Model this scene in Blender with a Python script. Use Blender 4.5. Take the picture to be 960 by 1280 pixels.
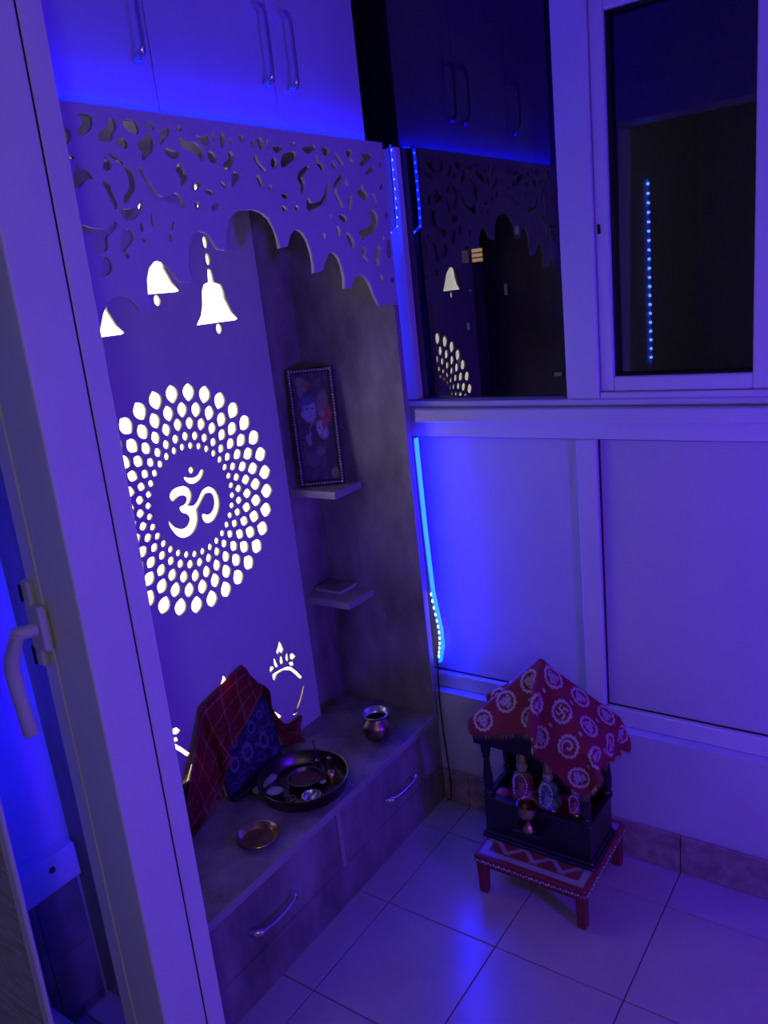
import bpy, bmesh, math, random
import numpy as np
from mathutils import Vector, Matrix

random.seed(7)
S = bpy.context.scene
COL = S.collection
for o in list(bpy.data.objects):
    bpy.data.objects.remove(o)

# ------------------------------------------------------------------ camera
cam_d = bpy.data.cameras.new('camera')
cam_d.sensor_fit = 'HORIZONTAL'
cam_d.sensor_width = 36.0
cam_d.lens = 37.807
cam_d.clip_start = 0.02
cam_d.clip_end = 300
cam = bpy.data.objects.new('camera', cam_d)
COL.objects.link(cam)
cam.matrix_world = Matrix(((0.56426815, 0.27990068, -0.77669625, -1.61253),
                           (-0.81856606, 0.06720561, -0.57046736, -1.08579),
                           (-0.10747585, 0.95767375, 0.26703918, 1.48808),
                           (0, 0, 0, 1)))
S.camera = cam

# ------------------------------------------------------------------ world and exposure
world = bpy.data.worlds.new('night')
S.world = world
world.use_nodes = True
world.node_tree.nodes['Background'].inputs[0].default_value = (0.004, 0.004, 0.012, 1)
world.node_tree.nodes['Background'].inputs[1].default_value = 0.3
S.view_settings.view_transform = 'Standard'
S.view_settings.look = 'None'
S.view_settings.gamma = 1
S.view_settings.use_curve_mapping = False
S.view_settings.exposure = 0.0

# strengths of the place's lamps and of two added fill lamps (each one is built with its lamp further down)
STRIP_BLUE = (0.0, 0.0028, 1.0)
TOP_STRIP_POWER = 95.0
UPPER_STRIP_POWER = 22.0
LEFT_STRIP_POWER = 140.0
LOWER_STRIP_POWER = 150.0
BACKLIGHT = (1.0, 0.96, 0.84)
BACKLIGHT_POWER = 2.8
VIOLET_FILL = (0.085, 0.0, 1.0)  # violet fill added for the balcony surfaces
VIOLET_FILL_WATTS = 22.0
ROOM_FILL = (1.0, 0.93, 0.72)  # warm fill added from behind the camera
ROOM_FILL_POWER = 20.0

# ------------------------------------------------------------------ helpers
def tag(o, label=None, cat=None, group=None, kind=None):
    if label: o['label'] = label
    if cat: o['category'] = cat
    if group: o['group'] = group
    if kind: o['kind'] = kind
    return o

ORIGIN = {}

def thing(name, loc, label=None, cat=None, group=None, kind=None):
    o = bpy.data.objects.new(name, None)
    o.empty_display_size = 0.05
    o.location = loc
    COL.objects.link(o)
    ORIGIN[o.name] = Vector(loc)
    return tag(o, label, cat, group, kind)

def build(name, bm, material, parent=None, smooth=False, kind=None):
    """link a bmesh laid out in world metres as one mesh object under its thing or part"""
    org = ORIGIN.get(parent.name, Vector()) if parent else Vector()
    bmesh.ops.translate(bm, verts=bm.verts, vec=-org)
    me = bpy.data.meshes.new(name)
    bm.to_mesh(me)
    bm.free()
    me.materials.append(material)
    if smooth:
        me.polygons.foreach_set('use_smooth', [True] * len(me.polygons))
    o = bpy.data.objects.new(name, me)
    COL.objects.link(o)
    o.parent = parent
    ORIGIN[o.name] = org.copy()
    if kind: o['kind'] = kind
    return o

def copy_tree(o, parent=None):
    c = o.copy()
    COL.objects.link(c)
    c.parent = parent
    ORIGIN[c.name] = ORIGIN.get(o.name, Vector()).copy()
    for ch in [x for x in o.children]:
        copy_tree(ch, c)
    return c

def B():
    return bmesh.new()

def bx(bm, x0, x1, y0, y1, z0, z1, bev=0.0, seg=1):
    vs = [bm.verts.new((x, y, z)) for x in (x0, x1) for y in (y0, y1) for z in (z0, z1)]
    idx = ((0, 1, 3, 2), (4, 6, 7, 5), (0, 4, 5, 1), (2, 3, 7, 6), (0, 2, 6, 4), (1, 5, 7, 3))
    fs = [bm.faces.new([vs[i] for i in f]) for f in idx]
    if bev > 0:
        es = list({e for f in fs for e in f.edges})
        bmesh.ops.bevel(bm, geom=es, offset=bev, segments=seg, affect='EDGES', profile=0.5)
    return bm

def lathe(bm, prof, c=(0, 0, 0), n=32, cap=True):
    rings = []
    for r, z in prof:
        if r < 1e-5:
            rings.append([bm.verts.new((c[0], c[1], c[2] + z))])
        else:
            rings.append([bm.verts.new((c[0] + r * math.cos(2 * math.pi * k / n), c[1] + r * math.sin(2 * math.pi * k / n), c[2] + z)) for k in range(n)])
    for a, b in zip(rings, rings[1:]):
        for k in range(n):
            k2 = (k + 1) % n
            if len(a) == 1 and len(b) == 1: continue
            if len(a) == 1: bm.faces.new((a[0], b[k2], b[k]))
            elif len(b) == 1: bm.faces.new((a[k], a[k2], b[0]))
            else: bm.faces.new((a[k], a[k2], b[k2], b[k]))
    if cap:
        if len(rings[0]) > 1: bm.faces.new(rings[0][::-1])
        if len(rings[-1]) > 1: bm.faces.new(rings[-1])
    return bm

def tube(bm, pts, r, n=10, closed=False, cap=True):
    pts = [Vector(p) for p in pts]
    rs = r if isinstance(r, (list, tuple)) else [r] * len(pts)
    m = len(pts)
    rings = []
    up = None
    for i, p in enumerate(pts):
        if closed: t = pts[(i + 1) % m] - pts[i - 1]
        else: t = pts[min(i + 1, m - 1)] - pts[max(i - 1, 0)]
        t.normalize()
        if up is None:
            up = Vector((0, 0, 1)) if abs(t.z) < 0.9 else Vector((1, 0, 0))
        u = (up - t * up.dot(t)).normalized()
        v = t.cross(u)
        up = u
        rings.append([bm.verts.new(p + rs[i] * (math.cos(2 * math.pi * k / n) * u + math.sin(2 * math.pi * k / n) * v)) for k in range(n)])
    pairs = list(zip(rings, rings[1:]))
    if closed: pairs.append((rings[-1], rings[0]))
    for a, b in pairs:
        for k in range(n):
            bm.faces.new((a[k], a[(k + 1) % n], b[(k + 1) % n], b[k]))
    if cap and not closed:
        bm.faces.new(rings[0][::-1]); bm.faces.new(rings[-1])
    return bm

def ball(bm, c, r, sx=1, sy=1, sz=1, u=14, v=10):
    d = bmesh.ops.create_uvsphere(bm, u_segments=u, v_segments=v, radius=r)
    for w in d['verts']:
        w.co = Vector((w.co.x * sx + c[0], w.co.y * sy + c[1], w.co.z * sz + c[2]))
    return bm

def prism(bm, poly, axis, a0, a1):
    """extrude a closed 2-D outline: axis 'y' takes (x,z), 'x' takes (y,z), 'z' takes (x,y)"""
    def P(p, a):
        return {'y': (p[0], a, p[1]), 'x': (a, p[0], p[1]), 'z': (p[0], p[1], a)}[axis]
    lo = [bm.verts.new(P(p, a0)) for p in poly]
    hi = [bm.verts.new(P(p, a1)) for p in poly]
    n = len(poly)
    bm.faces.new(lo); bm.faces.new(hi[::-1])
    for i in range(n):
        bm.faces.new((lo[i], hi[i], hi[(i + 1) % n], lo[(i + 1) % n]))
    bmesh.ops.recalc_face_normals(bm, faces=bm.faces)
    return bm

def chaikin(p, it=1):
    for _ in range(it):
        q = []
        for i in range(len(p)):
            a, b = p[i], p[(i + 1) % len(p)]
            q.append((0.75 * a[0] + 0.25 * b[0], 0.75 * a[1] + 0.25 * b[1]))
            q.append((0.25 * a[0] + 0.75 * b[0], 0.25 * a[1] + 0.75 * b[1]))
        p = q
    return p

def shrink(p, s):
    cx = sum(a for a, b in p) / len(p); cy = sum(b for a, b in p) / len(p)
    return [(cx + (a - cx) * s, cy + (b - cy) * s) for a, b in p]

def grow(p, d):
    area = sum(p[i - 1][0] * p[i][1] - p[i][0] * p[i - 1][1] for i in range(len(p)))
    s = 1 if area > 0 else -1
    out = []
    for i in range(len(p)):
        a, b, c = p[i - 1], p[i], p[(i + 1) % len(p)]
        tx, tz = c[0] - a[0], c[1] - a[1]
        l = math.hypot(tx, tz) or 1
        out.append((b[0] + s * d * tz / l, b[1] - s * d * tx / l))
    return out

def pierced_board(outline, cuts, y_front, thick):
    """an upright board in the xz plane with cut-through openings, as a bmesh"""
    cu = bpy.data.curves.new('cut', 'CURVE')
    cu.dimensions = '2D'
    cu.fill_mode = 'BOTH'
    cu.extrude = thick / 2
    for poly in [outline] + cuts:
        sp = cu.splines.new('POLY')
        sp.points.add(len(poly) - 1)
        for q, (a, b) in zip(sp.points, poly):
            q.co = (a, b, 0, 1)
        sp.use_cyclic_u = True
    ob = bpy.data.objects.new('cut', cu)
    COL.objects.link(ob)
    me = bpy.data.meshes.new_from_object(ob)
    bpy.data.objects.remove(ob)
    bm = B()
    bm.from_mesh(me)
    bpy.data.meshes.remove(me)
    for v in bm.verts:
        v.co = Vector((v.co.x, y_front + thick / 2 - v.co.z, v.co.y))
    bmesh.ops.remove_doubles(bm, verts=bm.verts, dist=1e-6)
    bmesh.ops.recalc_face_normals(bm, faces=bm.faces)
    return bm

# ------------------------------------------------------------------ materials
def nodes(name):
    m = bpy.data.materials.new(name)
    m.use_nodes = True
    nt = m.node_tree
    return m, nt, nt.nodes['Principled BSDF']

def mat(name, base, rough=0.5, metal=0.0, var=0.12, scale=6.0, stretch=(1, 1, 1), bump=0.0, bump_scale=60.0, coat=0.0, dark=None, spec=0.5):
    m, nt, p = nodes(name)
    N, L = nt.nodes, nt.links
    tc = N.new('ShaderNodeTexCoord'); mp = N.new('ShaderNodeMapping')
    mp.inputs['Scale'].default_value = stretch
    L.new(tc.outputs['Object'], mp.inputs['Vector'])
    no = N.new('ShaderNodeTexNoise')
    no.inputs['Scale'].default_value = scale; no.inputs['Detail'].default_value = 6; no.inputs['Roughness'].default_value = 0.6
    L.new(mp.outputs[0], no.inputs['Vector'])
    cr = N.new('ShaderNodeValToRGB')
    d = dark or tuple(c * (1 - var * 2) for c in base)
    cr.color_ramp.elements[0].color = (*d, 1); cr.color_ramp.elements[1].color = (*[min(1, c * (1 + var)) for c in base], 1)
    cr.color_ramp.elements[0].position = 0.3; cr.color_ramp.elements[1].position = 0.7
    L.new(no.outputs['Fac'], cr.inputs[0])
    L.new(cr.outputs[0], p.inputs['Base Color'])
    p.inputs['Roughness'].default_value = rough
    p.inputs['Metallic'].default_value = metal
    p.inputs['Specular IOR Level'].default_value = spec
    p.inputs['Coat Weight'].default_value = coat
    p.inputs['Coat Roughness'].default_value = 0.12
    if bump > 0:
        n2 = N.new('ShaderNodeTexNoise'); n2.inputs['Scale'].default_value = bump_scale; n2.inputs['Detail'].default_value = 4
        L.new(mp.outputs[0], n2.inputs['Vector'])
        bp = N.new('ShaderNodeBump'); bp.inputs['Strength'].default_value = bump; bp.inputs['Distance'].default_value = 0.002
        L.new(n2.outputs['Fac'], bp.inputs['Height']); L.new(bp.outputs[0], p.inputs['Normal'])
    return m

def emit(name, color, strength):
    m, nt, p = nodes(name)
    p.inputs['Base Color'].default_value = (0.6, 0.6, 0.6, 1)
    p.inputs['Emission Color'].default_value = (*color, 1)
    p.inputs['Emission Strength'].default_value = strength
    return m

def painted(name, rough=0.6, translucent=0.0, bump=0.0, coat=0.0):
    """colour from the printed pattern stored on the mesh"""
    m, nt, p = nodes(name)
    N, L = nt.nodes, nt.links
    a = N.new('ShaderNodeVertexColor'); a.layer_name = 'print'
    L.new(a.outputs[0], p.inputs['Base Color'])
    p.inputs['Roughness'].default_value = rough
    p.inputs['Coat Weight'].default_value = coat
    p.inputs['Coat Roughness'].default_value = 0.15
    if bump > 0:
        tc = N.new('ShaderNodeTexCoord'); no = N.new('ShaderNodeTexNoise'); no.inputs['Scale'].default_value = 400
        L.new(tc.outputs['Object'], no.inputs['Vector'])
        bp = N.new('ShaderNodeBump'); bp.inputs['Strength'].default_value = bump; bp.inputs['Distance'].default_value = 0.001
        L.new(no.outputs['Fac'], bp.inputs['Height']); L.new(bp.outputs[0], p.inputs['Normal'])
    if translucent > 0:
        tr = N.new('ShaderNodeBsdfTranslucent'); mx = N.new('ShaderNodeMixShader')
        mx.inputs[0].default_value = translucent
        L.new(a.outputs[0], tr.inputs[0])
        out = N['Material Output']
        L.new(p.outputs[0], mx.inputs[1]); L.new(tr.outputs[0], mx.inputs[2]); L.new(mx.outputs[0], out.inputs[0])
    return m

def glass(name, ior=2.3, tint=(0.75, 0.8, 0.85)):
    m, nt, p = nodes(name)
    N, L = nt.nodes, nt.links
    N.remove(p)
    t = N.new('ShaderNodeBsdfTransparent'); t.inputs[0].default_value = (*tint, 1)
    g = N.new('ShaderNodeBsdfGlossy'); g.inputs['Roughness'].default_value = 0.004
    no = N.new('ShaderNodeTexNoise'); no.inputs['Scale'].default_value = 2.0
    f = N.new('ShaderNodeFresnel'); f.inputs[0].default_value = ior
    ge = N.new('ShaderNodeNewGeometry'); mu = N.new('ShaderNodeMath'); mu.operation = 'SUBTRACT'; mu.use_clamp = True
    L.new(f.outputs[0], mu.inputs[0]); L.new(ge.outputs['Backfacing'], mu.inputs[1])
    mx = N.new('ShaderNodeMixShader')
    L.new(mu.outputs[0], mx.inputs[0]); L.new(t.outputs[0], mx.inputs[1]); L.new(g.outputs[0], mx.inputs[2])
    L.new(mx.outputs[0], N['Material Output'].inputs[0])
    return m

M = {}
M['wall'] = mat('white_wall_paint', (0.62, 0.60, 0.60), 0.6, var=0.03, bump=0.15, bump_scale=90)
M['ceiling'] = mat('ceiling_paint', (0.6, 0.6, 0.6), 0.8, var=0.02)
M['alu'] = mat('white_powder_coat', (0.66, 0.65, 0.66), 0.33, var=0.02, scale=3)
M['infill'] = mat('white_infill_sheet', (0.56, 0.53, 0.57), 0.5, var=0.03, scale=3)
M['gasket'] = mat('black_rubber', (0.012, 0.012, 0.014), 0.6)
M['tile'] = mat('cream_floor_tile', (0.50, 0.42, 0.40), 0.22, var=0.05, scale=9, bump=0.05, bump_scale=30)
M['grout'] = mat('dark_grout', (0.10, 0.09, 0.09), 0.9)
M['skirting'] = mat('mottled_skirting_tile', (0.42, 0.29, 0.26), 0.35, var=0.24, scale=26)
M['laminate'] = mat('grey_brown_stone_laminate', (0.34, 0.30, 0.285), 0.42, scale=7.5, stretch=(1.3, 1.3, 0.6), dark=(0.125, 0.098, 0.098))
M['laminate_edge'] = mat('pale_edge_band', (0.40, 0.35, 0.34), 0.5, var=0.06)
M['board'] = mat('white_carved_board', (0.60, 0.57, 0.60), 0.55, var=0.02)
M['mdf_edge'] = mat('raw_mdf_edge', (0.30, 0.235, 0.15), 0.8, var=0.1, scale=60)
M['overhead'] = mat('white_gloss_laminate', (0.62, 0.62, 0.65), 0.28, var=0.05, scale=3, stretch=(1.5, 1, 0.4))
M['chrome'] = mat('chrome', (0.75, 0.75, 0.78), 0.18, metal=1, var=0.02)
M['steel'] = mat('stainless_steel', (0.62, 0.60, 0.60), 0.25, metal=1, var=0.05)
M['dark_steel'] = mat('tarnished_thali_metal', (0.16, 0.14, 0.12), 0.33, metal=1, var=0.2, scale=20)
M['brass'] = mat('worn_brass', (0.55, 0.38, 0.18), 0.28, metal=1, var=0.15, scale=30)
M['copper'] = mat('old_copper', (0.42, 0.27, 0.20), 0.3, metal=1, var=0.2, scale=25)
M['black_wood'] = mat('black_lacquered_wood', (0.016, 0.012, 0.016), 0.3, var=0.2, scale=30, stretch=(1, 1, 0.2))
M['red_paint'] = mat('red_painted_wood', (0.26, 0.03, 0.035), 0.4, var=0.15, scale=20)
M['red_velvet'] = mat('red_velvet', (0.42, 0.018, 0.02), 0.85, var=0.1, bump=0.4, bump_scale=300)
M['gold'] = mat('gold_thread', (0.62, 0.46, 0.2), 0.35, metal=0.8, var=0.1)
M['gold_frame'] = mat('gilded_frame', (0.42, 0.28, 0.12), 0.35, metal=0.6, var=0.2, scale=60, bump=0.5, bump_scale=120)
M['dark_frame'] = mat('dark_carved_frame', (0.035, 0.03, 0.03), 0.35, var=0.3, scale=80)
M['silver_bead'] = mat('silvered_moulding', (0.62, 0.55, 0.46), 0.35, metal=0.6, var=0.35, scale=120)
M['paper'] = mat('cream_paper', (0.55, 0.48, 0.38), 0.7, var=0.05)
M['clay'] = mat('dark_red_clay', (0.16, 0.05, 0.035), 0.8, var=0.2, scale=30)
M['rice'] = mat('white_rice', (0.6, 0.57, 0.52), 0.8, var=0.1, scale=150, bump=0.8, bump_scale=200)
M['cream_plastic'] = mat('cream_handle_enamel', (0.62, 0.60, 0.52), 0.4, var=0.05)
M['marble'] = mat('dark_veined_dado_tile', (0.22, 0.17, 0.20), 0.35, scale=9, dark=(0.07, 0.05, 0.07))
M['mesh'] = mat('woven_fly_mesh', (0.42, 0.43, 0.36), 0.7, var=0.2, scale=14, stretch=(1, 1, 8), bump=0.8, bump_scale=40)
M['glass'] = glass('window_glass')
M['door_glass'] = glass('door_glass', 1.25, (0.97, 0.97, 0.98))
M['strip_top'] = emit('blue_led_strip_top', STRIP_BLUE, TOP_STRIP_POWER)
M['strip_up'] = emit('blue_led_strip_upper', STRIP_BLUE, UPPER_STRIP_POWER)
M['strip_left'] = emit('blue_led_strip_left', STRIP_BLUE, LEFT_STRIP_POWER)
M['strip_low'] = emit('blue_led_strip_bright', STRIP_BLUE, LOWER_STRIP_POWER)
M['strip_added'] = emit('blue_led_added_strip', STRIP_BLUE, 5.0)  # for the strip put in only for its mirror image
M['led_added'] = emit('added_led_bead', (0.03, 0.10, 1.0), 40.0)
M['led_bead'] = emit('led_bead', (0.03, 0.10, 1.0), 12.0)
M['led_white'] = emit('white_led_bead', (0.8, 0.95, 1.0), 3.0)
M['backlight'] = emit('backlight_diffuser', BACKLIGHT, BACKLIGHT_POWER)
M['tape'] = mat('white_strip_tape', (0.6, 0.6, 0.62), 0.5)
M['concrete'] = mat('night_concrete', (0.12, 0.11, 0.11), 0.9)
M['lit_window'] = emit('lit_curtain', (1.0, 0.55, 0.2), 0.55)
M['dim_window'] = emit('dim_curtain', (1.0, 0.5, 0.2), 0.06)
M['white_window'] = emit('white_bulb', (1.0, 0.95, 0.8), 0.5)
M['pale_window'] = emit('pale_window_glow', (0.8, 0.85, 1.0), 0.05)
M['violet_fill'] = emit('violet_fill_diffuser', VIOLET_FILL, 4.0)
M['room_fill'] = emit('room_fill_globe', ROOM_FILL, ROOM_FILL_POWER)
M['door_alu'] = mat('door_powder_coat', (0.80, 0.78, 0.74), 0.33, var=0.02, scale=3)
M['idol_skin'] = mat('painted_idol', (0.55, 0.42, 0.34), 0.4, var=0.15, scale=60)
M['idol_dress'] = mat('idol_dress', (0.42, 0.10, 0.14), 0.5, var=0.4, scale=90)
M['idol_blue'] = mat('idol_blue_dress', (0.22, 0.28, 0.40), 0.5, var=0.4, scale=90)
M['pearl'] = mat('pearl_beads', (0.7, 0.68, 0.66), 0.3, var=0.05)
M['pink'] = mat('pink_fruit', (0.55, 0.08, 0.16), 0.35, var=0.25, scale=20)
M['black'] = mat('black_hole', (0.004, 0.004, 0.004), 0.9)
M['wire'] = mat('dark_cable', (0.03, 0.03, 0.04), 0.5)
M['print'] = painted('printed_picture', 0.35, coat=0.4)
M['etched'] = painted('etched_plaque', 0.4)
M['altar_cloth'] = painted('printed_red_cloth', 0.75, bump=0.3)
M['sheer_cloth'] = painted('sheer_red_cloth', 0.6, translucent=0.5, bump=0.3)
M['stool_top'] = painted('painted_stool_top', 0.4)
JAALI_CUTS = [[(-715,1805),(-686,1806),(-689,1789),(-701,1779),(-719,1771),(-721,1779),(-708,1789),(-708,1799)],[(-655,1802),(-640,1803),(-643,1788),(-652,1781),(-654,1771),(-672,1767),(-684,1770),(-677,1781),(-659,1787)],[(-626,1805),(-597,1804),(-593,1791),(-600,1783),(-627,1791)],[(-576,1804),(-564,1805),(-557,1795),(-567,1793),(-578,1797)],[(-557,1795),(-546,1789),(-534,1799),(-524,1799),(-529,1787),(-540,1783),(-553,1769),(-556,1773),(-547,1784)],[(-510,1803),(-500,1804),(-493,1799),(-509,1796)],[(-648,1768),(-635,1775),(-623,1770),(-628,1759),(-639,1760)],[(-603,1769),(-585,1776),(-580,1787),(-571,1786),(-567,1772),(-573,1757),(-586,1753),(-595,1742),(-601,1744),(-594,1756),(-603,1761)],[(-545,1763),(-534,1765),(-523,1760),(-510,1761),(-514,1752),(-530,1749),(-544,1754)],[(-508,1785),(-494,1784),(-488,1776),(-469,1781),(-454,1772),(-451,1759),(-460,1746),(-471,1760),(-488,1766),(-507,1772)],[(-466,1794),(-456,1789),(-442,1790),(-432,1798),(-434,1777),(-448,1776),(-460,1785)],[(-423,1801),(-416,1801),(-418,1784),(-424,1786)],[(-404,1800),(-387,1800),(-395,1776),(-404,1776),(-404,1787)],[(-379,1795),(-371,1793),(-371,1780),(-379,1783)],[(-357,1800),(-330,1801),(-348,1787)],[(-442,1766),(-428,1767),(-417,1756),(-425,1746),(-441,1749)],[(-388,1769),(-370,1768),(-378,1746),(-395,1736),(-407,1739),(-403,1747),(-389,1752)],[(-527,1731),(-517,1743),(-508,1736),(-505,1725),(-498,1722),(-508,1712),(-518,1703),(-522,1706),(-516,1714),(-523,1724)],[(-498,1698),(-479,1711),(-469,1710),(-476,1702),(-491,1696)],[(-468,1698),(-441,1697),(-440,1692),(-457,1690)],[(-456,1666),(-440,1676),(-429,1675),(-440,1664),(-453,1662)],[(-385,1730),(-369,1735),(-375,1723),(-360,1733),(-360,1727),(-387,1705),(-391,1707)],[(-418,1713),(-409,1714),(-403,1706),(-410,1702),(-419,1708)],[(-496,1673),(-487,1678),(-479,1672),(-484,1665),(-493,1664)],[(-671,1751),(-659,1749),(-646,1740),(-638,1734),(-645,1734),(-661,1742)],[(-642,1731),(-633,1730),(-622,1717),(-623,1699),(-631,1689),(-642,1680),(-649,1671),(-656,1674),(-651,1683),(-639,1692),(-634,1706),(-637,1719)],[(-678,1746),(-668,1738),(-666,1728),(-679,1721),(-686,1727),(-677,1733)],[(-692,1704),(-676,1704),(-674,1687),(-667,1670),(-674,1659),(-678,1670),(-683,1687)],[(-613,1733),(-605,1729),(-599,1714),(-584,1697),(-577,1686),(-559,1681),(-536,1691),(-527,1688),(-519,1671),(-524,1665),(-540,1673),(-562,1678),(-583,1681),(-595,1693),(-601,1707)],[(-662,1662),(-645,1660),(-625,1664),(-614,1680),(-616,1668),(-631,1650),(-651,1643),(-666,1648)],[(-752,1708),(-739,1715),(-733,1731),(-727,1722),(-715,1721),(-704,1705),(-715,1711),(-727,1704),(-736,1694),(-751,1695)],[(-748,1740),(-736,1740),(-735,1738),(-747,1736)],[(-749,1640),(-736,1633),(-714,1629),(-697,1629),(-681,1639),(-674,1641),(-684,1629),(-703,1619),(-702,1605),(-709,1595),(-726,1597),(-737,1603),(-725,1611),(-726,1621),(-746,1626)],[(-730,1587),(-711,1588),(-701,1576),(-707,1560),(-732,1554),(-734,1560),(-718,1568),(-718,1575)],[(-672,1622),(-656,1631),(-648,1625),(-646,1615),(-663,1601),(-672,1594),(-662,1587),(-668,1581),(-679,1591),(-681,1601)],[(-600,1661),(-597,1654),(-599,1632),(-604,1636)],[(-561,1628),(-551,1643),(-549,1641),(-556,1628)],[(-572,1617),(-562,1623),(-561,1611),(-571,1607)],[(-754,1782),(-737,1781),(-733,1773),(-741,1761),(-752,1756),(-753,1762),(-744,1767),(-741,1774),(-753,1776)],[(-629,1636),(-623,1641),(-623,1625),(-630,1626)],[(-630,1612),(-625,1614),(-622,1610),(-627,1607)],[(-317,1795),(-306,1796),(-311,1781),(-319,1782)],[(-302,1799),(-282,1800),(-283,1783),(-291,1774),(-299,1784)],[(-272,1799),(-263,1799),(-269,1779),(-274,1783)],[(-260,1789),(-243,1785),(-222,1791),(-233,1779),(-252,1776)],[(-200,1797),(-181,1801),(-179,1795),(-197,1793)],[(-314,1767),(-306,1768),(-302,1753),(-281,1739),(-287,1733),(-307,1747),(-318,1759)],[(-265,1764),(-245,1765),(-251,1746),(-270,1746)],[(-229,1773),(-208,1778),(-184,1782),(-181,1771),(-204,1761),(-233,1747),(-239,1754)],[(-164,1791),(-140,1792),(-115,1799),(-112,1793),(-143,1779),(-157,1784)],[(-99,1795),(-66,1798),(-70,1782),(-90,1779)],[(-118,1780),(-111,1780),(-110,1763),(-90,1760),(-98,1740),(-105,1749),(-122,1763)],[(-68,1766),(-55,1769),(-47,1757),(-62,1754)],[(-51,1786),(-41,1787),(-28,1773),(-17,1763),(-26,1761),(-44,1772)],[(-6,1796),(23,1796),(9,1782),(23,1770),(15,1767),(-2,1781)],[(50,1792),(107,1794),(73,1776),(52,1764),(38,1768),(62,1780)],[(89,1764),(104,1767),(98,1759),(67,1747),(58,1749)],[(121,1778),(130,1773),(126,1763)],[(-186,1739),(-165,1749),(-147,1759),(-142,1752),(-163,1740),(-172,1732),(-163,1721),(-175,1697),(-186,1701),(-179,1716),(-191,1725)],[(-165,1690),(-154,1688),(-152,1676),(-114,1684),(-83,1729),(-76,1726),(-102,1682),(-141,1671),(-163,1662),(-173,1669)],[(-64,1724),(-34,1743),(-18,1744),(-46,1725),(-60,1710),(-52,1695),(-37,1675),(-42,1668),(-62,1687),(-69,1707)],[(-24,1728),(-11,1736),(-16,1724),(-4,1716),(-21,1718)],[(-16,1691),(-2,1701),(-2,1691),(-13,1660),(-20,1670)],[(17,1707),(33,1710),(43,1728),(48,1710),(68,1703),(51,1687),(29,1697)],[(78,1703),(88,1709),(96,1685),(87,1677)],[(57,1669),(90,1666),(96,1645),(76,1618),(36,1611),(24,1598),(16,1609),(6,1619),(48,1624),(71,1645)],[(-69,1657),(-34,1655),(-26,1642),(-42,1637)],[(-39,1622),(-17,1606),(-10,1591),(-23,1575),(-29,1589),(-40,1604)],[(-73,1635),(-58,1625),(-62,1605),(-75,1615)],[(-127,1618),(-115,1615),(-118,1603),(-128,1606)],[(-252,1675),(-233,1668),(-240,1660),(-252,1665)],[(-215,1673),(-192,1673),(-203,1658)],[(-251,1696),(-222,1695),(-227,1689),(-245,1688)],[(-283,1712),(-270,1713),(-275,1701),(-285,1703)],[(-317,1731),(-307,1729),(-296,1710),(-306,1706),(-316,1720)],[(10,1577),(26,1585),(35,1574),(22,1563),(43,1550),(15,1556)],[(74,1581),(85,1589),(94,1575),(79,1559),(81,1542),(69,1532),(62,1549)],[(122,1596),(136,1601),(137,1568),(129,1554),(115,1560)],[(104,1607),(117,1607),(108,1594)],[(70,1513),(86,1517),(94,1506),(78,1501)],[(119,1502),(134,1512),(136,1492)],[(124,1661),(137,1662),(131,1642)],[(109,1715),(130,1731),(125,1718)],[(-94,1657),(-86,1655),(-91,1640)],[(-830,1763),(-834,1773),(-825,1778)],[(-791,1677),(-800,1685),(-792,1709),(-782,1703)],[(-812,1594),(-821,1607),(-808,1607)],[(-782,1501),(-798,1506),(-790,1517),(-774,1513)],[(-829,1718),(-834,1731),(-813,1715)]]
OM_CUTS = [[(-343,1127),(-336,1116),(-345,1108),(-355,1120)],[(-371,1108),(-364,1104),(-354,1099),(-338,1097),(-324,1102),(-315,1112),(-307,1109),(-308,1102),(-320,1090),(-338,1084),(-356,1088),(-369,1099)],[(-423,1075),(-413,1085),(-397,1088),(-376,1086),(-362,1078),(-356,1064),(-360,1050),(-369,1041),(-376,1037),(-360,1031),(-346,1036),(-334,1048),(-324,1060),(-309,1065),(-293,1062),(-279,1049),(-273,1029),(-276,1006),(-290,987),(-305,978),(-322,978),(-334,987),(-337,1003),(-330,1004),(-318,996),(-304,1000),(-292,1013),(-288,1033),(-293,1048),(-304,1053),(-316,1050),(-328,1039),(-340,1027),(-350,1022),(-349,1007),(-354,988),(-367,972),(-384,965),(-403,966),(-420,976),(-431,992),(-438,1009),(-438,1022),(-432,1009),(-421,995),(-405,986),(-388,988),(-376,1000),(-375,1013),(-383,1022),(-392,1026),(-398,1031),(-400,1041),(-389,1041),(-379,1044),(-372,1054),(-375,1063),(-383,1068),(-399,1067),(-416,1059),(-420,1067)]]
BELL_CUT = [(-7,124),(0,125),(7,122),(10,94),(31,87),(37,73),(38,52),(54,20),(73,2),(66,-1),(-70,-1),(-64,6),(-52,19),(-42,43),(-36,75),(-27,90),(-12,94)]
CROWN_CUTS = [[(-1,586),(7,570),(13,549),(2,536),(-4,551),(-14,540),(-20,557),(-9,570)],[(-34,544),(-25,538),(-17,511),(-26,509),(-35,525)],[(-7,540),(2,532),(4,513),(-7,508),(-12,524)],[(20,540),(26,529),(25,510),(15,507),(12,524)],[(-51,526),(-38,524),(-33,513),(-47,509),(-57,508)],[(32,527),(45,525),(57,508),(43,504),(30,513)],[(21,505),(42,501),(45,486),(27,491)],[(-49,503),(-19,502),(11,498),(33,487),(53,463),(73,435),(63,431),(43,458),(25,480),(2,492),(-28,493),(-43,476),(-50,489)],[(66,412),(73,407),(49,371),(28,352),(22,360),(44,379)],[(5,349),(26,359),(39,346),(18,340)],[(-77,416),(-34,365),(-45,360),(-78,403)]]

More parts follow.
